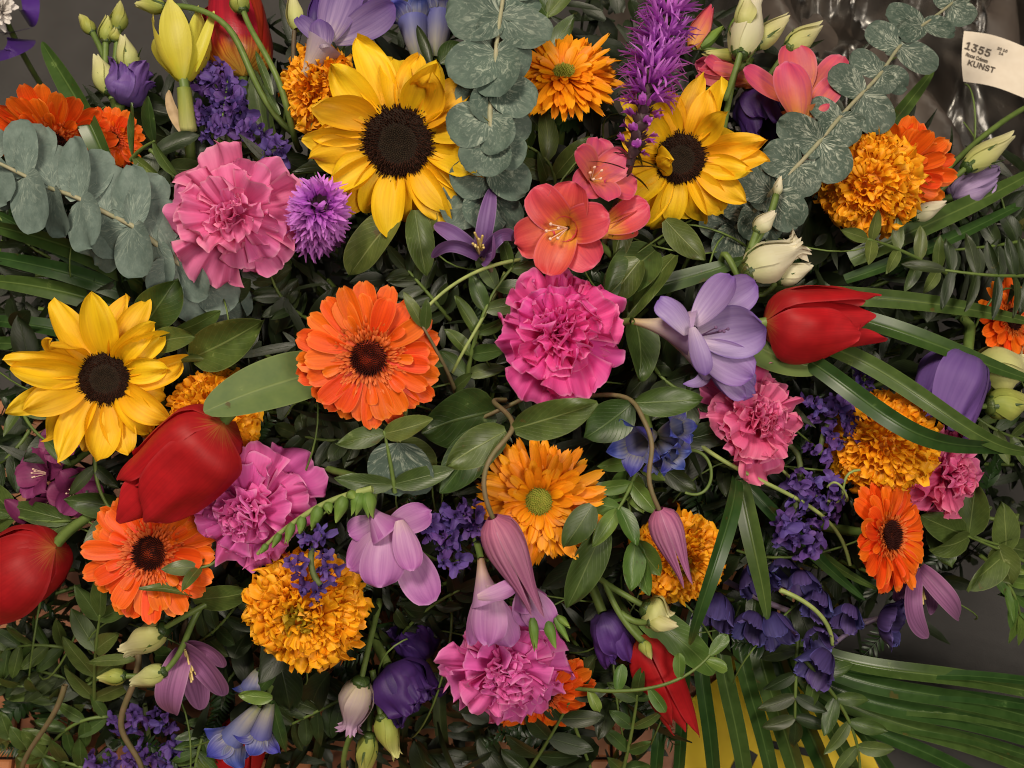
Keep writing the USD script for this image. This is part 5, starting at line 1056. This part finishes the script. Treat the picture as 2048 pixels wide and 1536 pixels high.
SPR = [ # label, path, n, L, W, kind
 ('sprig with grey green leaflets in front of the upper right marigold', [(1895, 548, -.03), (1810, 505, -.004), (1762, 486, .006), (1735, 478, .010)], 4, 78, 17, OLIVE, dict(ang=70)),
 ('drooping sprig of pointed dark leaflets at the right edge, over the long blade', [(2110, 548, -.01), (2030, 552, .004), (1950, 548, .008), (1890, 540, .004)], 6, 92, 16, DEEP, dict(ang=80)),
 ('sprig of narrow pointed leaves with pale midribs beside the pale yellow flower', [(262, 320, -.012), (292, 292, .004), (310, 282, .010)], 2, 118, 20, GREEN, dict(ang=62, terminal=False)),
 ('dark broad leaves below the pointed sprig at top left', [(300, 300, -.01), (330, 330, -.012), (360, 380, -.02)], 3, 115, 30, DEEP, dict(ang=60)),
 ('thin twig with small leaves overlapping the right petals of the front gerbera', [(912, 790, -.02), (878, 710, .012), (845, 652, .022)], 3, 74, 15, OLIVE, dict(ang=48, alt=True, stemmat=STEMB)),
 ('branching sprig of toothed leaves right of the front gerbera', [(930, 780, -.03), (950, 680, -.012), (985, 590, -.006), (1030, 530, -.006)], 6, 88, 20, GREEN, dict(ang=52)),
 ('pair of olive leaves under the front gerbera beside the round eucalyptus leaf', [(790, 985, .006), (776, 900, .012), (768, 862, .014)], 2, 120, 26, OLIVE, dict(ang=85, terminal=False)),
 ('olive leaf sprig drooping beside the green centred amber gerbera', [(1275, 900, -.014), (1262, 970, .0), (1235, 1020, .008)], 3, 90, 22, BRIGHT, dict(ang=60)),
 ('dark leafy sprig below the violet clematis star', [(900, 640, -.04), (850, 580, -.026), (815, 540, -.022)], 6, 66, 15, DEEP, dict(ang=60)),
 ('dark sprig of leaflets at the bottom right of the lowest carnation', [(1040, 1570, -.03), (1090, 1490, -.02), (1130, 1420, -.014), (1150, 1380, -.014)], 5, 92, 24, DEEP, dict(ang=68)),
 ('sprig of pointed leaflets lying over the palm leaf at lower right', [(1600, 1310, -.012), (1660, 1380, -.006), (1705, 1460, -.006), (1720, 1560, -.006)], 5, 88, 20, GREEN, dict(ang=55)),
 ('leafy sprig over the yellow sheet left of the hanging delphinium floret', [(1596, 1270, -.02), (1592, 1350, -.012), (1590, 1440, -.012)], 4, 84, 20, DEEP, dict(ang=62)),
 ('round leaved tendril lying across the red tulip at the bottom', [(1140, 1375, -.012), (1240, 1382, .006), (1340, 1365, .014), (1420, 1310, .012)], 5, 54, 17, BRIGHT, dict(ang=65, alt=True, q=.45)),
 ('broad green leaves at the right edge above the grey mat', [(2100, 1150, -.02), (2000, 1100, -.012), (1930, 1070, -.008)], 3, 140, 40, GREEN, dict(ang=50)),
 ('brownish oval leaf spray between the sideways gerbera and the right edge', [(1850, 1020, -.03), (1920, 1060, -.014), (2000, 1090, -.012)], 2, 120, 38, OLIVE, dict(ang=45)),
 ('narrow drooping leaves over the grey mat at the right edge', [(1960, 1110, -.02), (2010, 1160, -.012), (2040, 1230, -.014)], 4, 100, 14, BRIGHT, dict(ang=30)),
 ('upright leaves left of the large marigold, under the lower gerbera', [(190, 1420, -.04), (190, 1330, -.02), (200, 1230, -.006)], 4, 120, 26, OLIVE, dict(ang=35)),
 ('leafy sprig at the left edge below the cut off tulip', [(150, 1300, -.04), (80, 1290, -.024), (10, 1300, -.02)], 5, 86, 20, GREEN, dict(ang=60)),
 ('leafy sprig over the wood floor in the bottom left corner', [(140, 1440, -.05), (90, 1390, -.03), (30, 1370, -.02), (-30, 1380, -.02)], 6, 84, 20, GREEN, dict(ang=60)),
 ('second leafy sprig in the bottom left corner, nearer the bottom edge', [(260, 1440, -.05), (170, 1440, -.03), (110, 1480, -.026), (70, 1550, -.026)], 6, 80, 18, GREEN, dict(ang=58)),
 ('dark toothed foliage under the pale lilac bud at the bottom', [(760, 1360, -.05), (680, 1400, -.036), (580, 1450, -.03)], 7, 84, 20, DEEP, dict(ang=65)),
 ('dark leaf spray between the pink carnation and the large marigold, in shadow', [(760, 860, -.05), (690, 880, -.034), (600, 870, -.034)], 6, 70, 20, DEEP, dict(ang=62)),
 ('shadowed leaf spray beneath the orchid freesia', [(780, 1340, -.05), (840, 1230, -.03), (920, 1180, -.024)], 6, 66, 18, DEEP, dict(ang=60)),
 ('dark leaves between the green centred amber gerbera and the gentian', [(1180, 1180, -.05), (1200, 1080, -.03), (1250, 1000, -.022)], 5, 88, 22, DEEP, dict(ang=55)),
 ('twisted green leaf pair left of the lower pink bell', [(1262, 930, -.02), (1258, 1000, -.004), (1272, 1090, .006)], 2, 100, 28, BRIGHT, dict(ang=25)),
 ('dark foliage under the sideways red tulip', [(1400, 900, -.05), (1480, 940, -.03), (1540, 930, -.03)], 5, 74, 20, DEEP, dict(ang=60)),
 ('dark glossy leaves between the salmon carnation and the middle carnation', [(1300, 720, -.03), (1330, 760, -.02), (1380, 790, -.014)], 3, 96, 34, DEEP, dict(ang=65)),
 ('green leaves behind the amber double gerbera at the top', [(1080, 300, -.04), (1090, 120, -.03), (1095, 20, -.02)], 4, 110, 28, GREEN, dict(ang=35)),
 ('leaves below the tilted amber gerbera, left of the coral freesia', [(1100, 420, -.04), (1100, 330, -.024), (1050, 290, -.02)], 4, 105, 26, GREEN, dict(ang=45)),
 ('dark leaflets at the right edge below the wide blade', [(2090, 470, -.03), (2000, 490, -.024), (1900, 500, -.024)], 5, 96, 24, DEEP, dict(ang=75)),
 ('leaf spray under the mauve lisianthus at the right edge', [(1880, 760, -.05), (1960, 840, -.03), (2060, 880, -.028)], 6, 84, 18, GREEN, dict(ang=55)),
 ('shadowed fern like spray left of the front gerbera', [(620, 640, -.05), (560, 590, -.036), (540, 540, -.034)], 7, 60, 14, DEEP, dict(ang=65)),
 ('dark leaf spray above the large marigold at the left bottom', [(380, 1290, -.05), (440, 1250, -.03), (480, 1200, -.024)], 5, 80, 20, DEEP, dict(ang=55)),
 ('leafy sprig at the left edge beside the ragged sunflower', [(60, 860, -.04), (30, 900, -.03), (-30, 940, -.03)], 4, 100, 26, DEEP, dict(ang=55)),
 ('green leaf curling below the ragged sunflower petals', [(40, 800, -.02), (60, 850, -.012), (90, 880, -.01)], 1, 90, 18, OLIVE, dict(ang=35)),
 ('green leaves behind the cut off red tulip at the left', [(300, 1000, -.04), (160, 1040, -.016), (20, 1030, -.006)], 3, 150, 34, GREEN, dict(ang=25)),
 ('slim leaf and stalk between the left sunflower and the lower gerbera', [(190, 910, -.01), (200, 980, -.006), (240, 1040, .0)], 2, 80, 16, DEEP, dict(ang=40)),
 ('green sprig rising from the bottom edge left of the red tulip', [(1240, 1560, -.03), (1262, 1470, -.012), (1275, 1390, -.004)], 4, 80, 18, GREEN, dict(ang=50)),
 ('dense leafy sprig covering the wood floor at the bottom left corner', [(230, 1570, -.05), (150, 1530, -.03), (60, 1500, -.026), (-20, 1440, -.026)], 7, 92, 24, GREEN, dict(ang=58)),
 ('dark leafy sprig low at the left edge above the wood floor', [(200, 1380, -.05), (110, 1350, -.034), (0, 1330, -.03)], 7, 88, 22, DEEP, dict(ang=60)),
 ('fine leaved sprig at the bottom edge left of the gentian bells', [(430, 1420, -.05), (400, 1490, -.03), (390, 1560, -.026)], 7, 66, 14, GREEN, dict(ang=55)),
 ('small leaf pair beside the lower left gerbera and pink carnation', [(440, 1060, -.01), (420, 1130, .006), (395, 1135, .01)], 2, 70, 20, GREEN, dict(ang=70)),
]
for lab, path, n, L, W, mat, kw in SPR:
    kw = dict(kw); q = kw.pop('q', None)
    if q: kw['q'] = q
    spray(lab, path, n, L * .95, W * .8, mat, **kw)
big_leaf = [('large rounded olive leaf right of the front gerbera', (990, 820), (845, 850), 62, -.018, -.008, -10, GREEN), ('large drooping dark leaf left of the green centred amber gerbera', (1000, 860), (884, 985), 46, .0, .008, 30, GREEN),
            ('olive leaf lying on the petals of the green centred amber gerbera', (1185, 1010), (1130, 1095), 27, .022, .024, 0, OLIVE), ('long olive leaf below the green centred amber gerbera', (1210, 1050), (1130, 1210), 34, .012, .012, -10, OLIVE),
            ('broad shaded leaf above the middle carnation', (1310, 500), (1210, 590), 48, -.02, -.012, 10, GREEN), ('shaded leaf right of the middle carnation', (1270, 640), (1290, 760), 42, -.02, -.012, -20, GREEN)]
for lab, b, e, W, d0, d1, roll, mat in big_leaf:
    single('broad_leaf', leaf_m(P(*b, d0), P(*e, d1), W * M_PX, roll, 24, nu=14, nv=11), mat, lab, 'leaf', group='single broad leaves')
TD = [('curling tendril with a dry bud right of the marigold by the sideways gerbera', [(1560, 900, .0), (1620, 985, -.004), (1680, 1000, .0), (1690, 960, .004), (1720, 940, .006)], .0009, STEMY),
      ('curling tendril under the gentian', [(1380, 900, -.004), (1420, 930, .0), (1415, 975, .0), (1370, 985, .0)], .0010, STEM),
      ('pale stalk running from the salmon carnation to the statice', [(1400, 890, -.01), (1480, 940, .0), (1570, 985, .002), (1700, 1130, -.01)], .0013, STEMY),
      ('bare twig hanging at the bottom left beside the cream buds', [(275, 1300, -.01), (262, 1380, -.004), (244, 1460, -.002), (265, 1500, -.004), (282, 1560, -.006)], .0020, STEMB),
      ('second bare twig near the bottom left corner', [(130, 1370, -.02), (100, 1440, -.014), (60, 1500, -.012), (40, 1560, -.012)], .0018, STEMB),
      ('thin green stalk between the front gerbera and the middle carnation', [(1010, 545, -.006), (985, 600, -.01), (940, 680, -.006), (905, 745, -.012)], .0011, STEMY),
      ('arching stalk above the twig right of the front gerbera', [(1040, 520, -.006), (950, 545, .002), (880, 590, .008), (840, 632, .012)], .0011, STEMY),
      ('brown stalk crossing under the middle carnation', [(1120, 760, -.02), (1010, 815, -.014), (930, 850, -.02)], .0014, STEMB),
      ('stalks hanging at the bottom right of the lowest carnation', [(1130, 1400, -.02), (1160, 1480, -.02), (1190, 1560, -.024)], .0012, STEM),
      ('dry curled tendril near the marigold at the right', [(1690, 1000, .0), (1690, 985, .008), (1670, 965, .008), (1655, 975, .004)], .0008, STEMY),
      ('trailing stalk over the blue delphinium', [(1560, 1180, -.01), (1640, 1230, -.004), (1665, 1290, -.008)], .0015, STEMY)]
for lab, pts, r, mat in TD: single('stalk', tube([P(*q) for q in pts], r, r * .8, 30, 6), mat, lab, 'stalk', group='bare stalks and tendrils')

# the mass of small dark leaves deep in the bouquet
OUT = Polygon([(-80, 260), (40, 250), (120, 240), (210, 170), (300, 130), (420, 60), (560, 60), (760, 20), (900, -60), (1300, -60), (1560, 60), (1640, 170), (1760, 270), (1880, 330), (2130, 360), (2130, 1080), (1950, 1120), (1850, 1210), (1690, 1270), (1500, 1290), (1340, 1400), (1240, 1600), (820, 1600), (560, 1560), (430, 1600), (90, 1600), (100, 1470), (-80, 1430)])
fl_ = []
while len(fl_) < 4600:
    px, py = rng.uniform(-80, 2130), rng.uniform(-60, 1600)
    dist = OUT.exterior.distance(Point(px, py))
    if not OUT.contains(Point(px, py)): continue
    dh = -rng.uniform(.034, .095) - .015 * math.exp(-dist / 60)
    p0 = P(px, py, dh); 
    if p0[2] < .012: continue
    a = rng.random() * 6.28; L = rng.uniform(.012, .027)
    dr = R_ * math.cos(a) + U_ * math.sin(a) + F_ * rng.normal(0, .35)
    nar = rng.random() < .5; L *= 1.7 if nar else .85
    m = sheet(L, L * (rng.uniform(.05, .09) if nar else rng.uniform(.15, .28)), a0=12, a1=-30, p=.6, q=.75, e=.03, nu=5, nv=3, cup=.5, nz=.2)
    x = unit(dr); z = unit(F_ + rng.normal(0, .45, 3)); z = unit(z - (z @ x) * x)
    fl_.append(xf(m, np.stack([x, np.cross(z, x), z], 1), p0))
for i in range(170):
    px, py = rng.uniform(-20, 2060), rng.uniform(150, 1560)
    if not OUT.contains(Point(px, py)) or OUT.exterior.distance(Point(px, py)) < 30: continue
    a = rng.random() * 6.28; p0 = P(px, py, -rng.uniform(.026, .05)); L = rng.uniform(.022, .040)
    dr = R_ * math.cos(a) + U_ * math.sin(a) + F_ * rng.normal(0, .4)
    if p0[2] > .03: fl_.append(leaf_m(p0, p0 + unit(dr) * L, L * rng.uniform(.2, .33), rng.normal(0, 22), rng.normal(25, 25)))
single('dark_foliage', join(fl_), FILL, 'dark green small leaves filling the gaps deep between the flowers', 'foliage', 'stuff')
fr = []
for i in range(110):                                            # fine ferny fronds between the flowers
    px, py = rng.uniform(-20, 2068), rng.uniform(200, 1560)
    if not OUT.contains(Point(px, py)): continue
    a = rng.random() * 6.28; L = rng.uniform(90, 190)
    pts = [P(px + L * f * math.cos(a + .5 * f), py + L * f * math.sin(a + .5 * f), -.045 + .022 * f - .01 * rng.random()) for f in (0, .35, .7, 1)]
    if min(p[2] for p in pts) < .01: continue
    cs = spline(pts, 18); T, N, B = frames(cs, F_)
    fr.append(tube(cs[[0, 6, 12, 17]], .0006, .0004, 8, 3))
    ll = rng.uniform(.008, .015); wd = rng.uniform(.10, .2)
    for k in range(3, 18):
        for sg in (1, -1):
            d = unit(T[k] * .8 + B[k] * sg + F_ * rng.normal(0, .2)); Lk = ll * (1.15 - k / 24) * rng.uniform(.8, 1.15)
            m = sheet(Lk, Lk * wd, a0=10, a1=-30, p=.5, q=.8, e=.05, nu=5, nv=3, cup=.4)
            z = unit(F_ + rng.normal(0, .25, 3)); z = unit(z - (z @ d) * d)
            fr.append(xf(m, np.stack([d, np.cross(z, d), z], 1), cs[k]))
single('fern_fronds', join(fr), leaf_mat('fern', '#33481f', '#243616', '#56703a', island=True, lat=0), 'fine ferny green fronds tangled low between the flowers', 'fern', 'stuff')
tg = []
for i in range(90):
    px, py = rng.uniform(0, 2048), rng.uniform(250, 1536)
    if not OUT.contains(Point(px, py)): continue
    a = rng.random() * 6.28; L = rng.uniform(120, 320); c = rng.normal(0, .7)
    pts = [P(px + L * f * math.cos(a + c * f), py + L * f * math.sin(a + c * f), -.05 + .034 * math.sin(2.6 * f)) for f in (0, .3, .6, 1)]
    if min(p[2] for p in pts) > .01: tg.append(tube(pts, rng.uniform(.0005, .0011), .0005, 14, 4))
single('tangled_stalks', join(tg), STEM, 'thin green stalks tangled between the leaves deep in the bouquet', 'stalks', 'stuff')
ds = []
for i in range(260):
    px, py = rng.uniform(0, 2048), rng.uniform(100, 1450)
    if OUT.exterior.distance(Point(px, py)) < 40 or not OUT.contains(Point(px, py)): continue
    p0 = P(px, py, -.03 - .02 * rng.random()); a = rng.normal(0, .03, 3)
    ds.append(tube([p0, p0 * .72 + BASE * .28 + np.array([0, 0, -.02]) + a * .6, BASE + (p0 - BASE) * np.array([.28, .28, .0])], .0013, .0016, 7, 4))
single('inner_stems', join(ds), STEM, 'green stems crowded together down inside the bouquet', 'stems', 'stuff')

# ================================================================== AROUND THE BOUQUET
# yellow sheet on the floor
YEL = plain('yellow_sheet', '#ffdb1c', '#f8cf18', 60, .5, .3, bump=.1, bscale=300)
BLK = plain('black_print', '#15120f', '#15120f', 60, .5)
g = [G(1350, 1570, .006), G(1368, 1410, .006), G(1475, 1325, .006), G(1660, 1340, .006), G(1780, 1580, .006)]
poly = Polygon([(p[0], p[1]) for p in g] + [(g[-1][0] - .01, g[-1][1] - .1), (g[0][0], g[0][1] - .1)])
m = trimesh.creation.extrude_polygon(poly, .0012, engine='earcut')
t = Thing('yellow_sheet', 'bright yellow printed sheet lying under the palm leaf at the bottom', 'sheet', (poly.centroid.x, poly.centroid.y, .0045))
t.part('sheet', (np.array(m.vertices) + [0, 0, .0045], np.array(m.faces), np.array(m.vertices)[:, :2]), YEL, world=True, smooth=False)
def bar(a, b, w, z=.0062):
    A, B = G(*a, z), G(*b, z); d = unit(B - A); n = np.array([-d[1], d[0], 0]) * w / 2
    V = np.array([A - n, B - n, B + n, A + n]); V = np.vstack([V, V + [0, 0, .0003]])
    F = np.array([[4, 5, 6], [4, 6, 7], [0, 1, 5], [0, 5, 4], [1, 2, 6], [1, 6, 5], [2, 3, 7], [2, 7, 6], [3, 0, 4], [3, 4, 7]]); return V, F, V[:, :2]
t.part('black_line', bar((1530, 1486), (1640, 1510), .005), BLK, world=True, smooth=False)
t.part('black_line', bar((1470, 1560), (1500, 1500), .012), BLK, world=True, smooth=False)

# corner arrangement at the top left: white bloom and violet ribbon
t = Thing('white_flower', 'small white bloom cut off by the top left corner', 'flower', P(4, 22, -.03), facing(20, 160))
wm = petal_mat('white_bloom', [(0, '#d8d2cc'), (1, '#e6e0dc')], '#b8b0ac', .3, (1, 10), trans=.2, var=.03)
for i in range(60):
    f = (i + .5) / 60; L = .012 * (.6 + .5 * f)
    t.part('petal', put(sheet(L, L * .2, a0=92 - 90 * f + rng.normal(0, 8), a1=-40, cup=1.0, p=.6, q=.3, nu=6, nv=5), i * 137.5, .001), wm)
t.part('stem', tube([t.o, t.o + np.array([-.01, .004, -.05]), t.o + np.array([-.02, .01, -.17])], .002), STEM, world=True)
RIB = plain('ribbon_violet', '#4a2c78', '#432670', 60, .22, .7, bump=.15, bscale=900)
t = Thing('ribbon', 'shiny violet ribbon curling below the white bloom in the top left corner', 'ribbon', P(10, 90, -.04), along(F_, U_))
def band(pts, w, roll, r1): return ribbon([P(*q) for q in pts], w, 26, 5, 0, roll, p=.01, q=.01, r1=r1)
t.part('loop', band([(-50, 112, -.05), (-10, 112, -.034), (24, 104, -.032), (42, 88, -.045), (36, 78, -.06)], .0085, 10, -30), RIB, world=True)
t.part('loop', band([(40, -30, -.05), (60, -6, -.04), (62, 18, -.04), (48, 36, -.055)], .006, 70, 50), RIB, world=True)
t.part('tail', band([(-30, 60, -.06), (20, 66, -.055), (40, 60, -.07)], .009, 70, 60), RIB, world=True)

# plastic wrapped parcel at the top right
FILM = usdkit.material(stage, '/World/Looks/clear_film', {'f': ('fresnel', {'IOR': 1.5}), 'n': ('noise_texture', {'scale': 45.0, 'detail': 4.0}), 'g': ('geometry', {}), 'bm': ('bump', {'strength': .5, 'distance': .003}),
    'fa': ('math', {'math_type': 'multiply_add', 'value2': 1.6, 'value3': .05}), 't': ('transparent_bsdf', {'color': (.86, .85, .83)}), 'gl': ('glossy_bsdf', {'color': (.9, .88, .85), 'roughness': .32}), 'o': ('mix_closure', {})},
    [('g.position', 'n.vector'), ('n.fac', 'bm.height'), ('bm.normal', 'gl.normal'), ('bm.normal', 'f.normal'), ('f.fac', 'fa.value1'), ('fa.value', 'o.fac'), ('t.BSDF', 'o.closure1'), ('gl.BSDF', 'o.closure2')], surface='o.closure')
DARKW = plain('dark_wrap', '#3d3531', '#564c45', 30, .55, .35, bump=.3, bscale=60, dist=.002)
def crumple(px0, px1, py0, py1, z0, amp, nx, ny, seed, fs=26, ridge=True):
    V = []
    for j in range(ny):
        for i in range(nx):
            p = G(px0 + (px1 - px0) * i / (nx - 1), py0 + (py1 - py0) * j / (ny - 1), z0); V.append(p)
    V = np.array(V)
    q = np.stack([V[:, 0] * fs, V[:, 1] * fs * .35, V[:, 0] * 0 + seed], 1)
    f = meshkit.fbm(q, 4, seed)
    r = 1 - 2 * np.abs(meshkit.fbm(q * .8 + 7, 3, seed + 5) - .5) * 2
    V[:, 2] += amp * (1.2 * f + (r ** 3 if ridge else 0))
    UV = np.stack(np.meshgrid(np.linspace(0, 1, ny), np.linspace(0, 1, nx), indexing='ij'), -1).reshape(-1, 2)
    return V, gridfaces(ny, nx), UV
t = Thing('wrapped_parcel', 'dark wrapped bouquet in crumpled clear plastic lying on the floor at the top right', 'wrapped bouquet', G(1900, 100, .05))
t.part('dark_wrap', crumple(1180, 2400, -240, 560, .035, .05, 90, 70, 3, 9), DARKW, world=True)
t.part('clear_film', crumple(1250, 2350, -200, 520, .062, .042, 150, 100, 9, 34), FILM, world=True)
LABM = plain('label_paper', '#d8ccbc', '#d2c5b4', 200, .6, bump=.1)
INK = plain('label_ink', '#5a5048', '#5a5048', 100, .6)
lp0 = G(1928, 62, .175); ex = unit(G(2048, 92, .175) - lp0); ey = unit(np.cross([0, 0, 1.0], ex)); nn = unit(np.array([0, -.12, 1.0])); ex = unit(ex - (ex @ nn) * nn); ey = np.cross(nn, ex)
kz = np.linalg.norm(G(2048, 92, .175) - lp0) / 134
t2 = Thing('paper_label', 'white printed paper label on the plastic wrap at the right edge', 'label', lp0, np.stack([ex, ey, nn], 1))
n_, m_ = 22, 16
uu, vv = np.meshgrid(np.linspace(0, 1, n_), np.linspace(0, 1, m_), indexing='ij')
lab_h = lambda x, y: .004 * np.sin(x * 30) * .5 + .002 * np.sin(y * 60)
X = (uu * 190 + vv * 14 + 12 * (vv ** 2)) * kz; Y = -(vv * 118 - 6 * np.sin(uu * 5)) * kz
V = np.stack([X, Y, lab_h(X, Y)], -1).reshape(-1, 3)
t2.part('paper', (V, gridfaces(n_, m_)[:, ::-1], np.stack([uu, vv], -1).reshape(-1, 2)), LABM)
def print_on(text, x, y, h, rot=-6, bold=True, sx=1.0):
    tm = meshkit.text_mesh(text, h * kz, .0002, bold); V = np.array(tm.vertices); V[:, 0] *= sx
    a = rad(rot); V[:, :2] = V[:, :2] @ np.array([[math.cos(a), math.sin(a)], [-math.sin(a), math.cos(a)]]) + [x * kz, -y * kz]
    V[:, 2] += lab_h(V[:, 0], V[:, 1]) + .0005
    t2.part('lettering', (V, np.array(tm.faces), V[:, :2]), INK, smooth=False)
print_on('1355', 8, 40, 17); print_on('Roos Crimm', 16, 56, 8, -6, True, .8); print_on('KUNST', 24, 76, 13, -4); print_on('20 10', 78, 24, 6); print_on('14', 84, 34, 6)
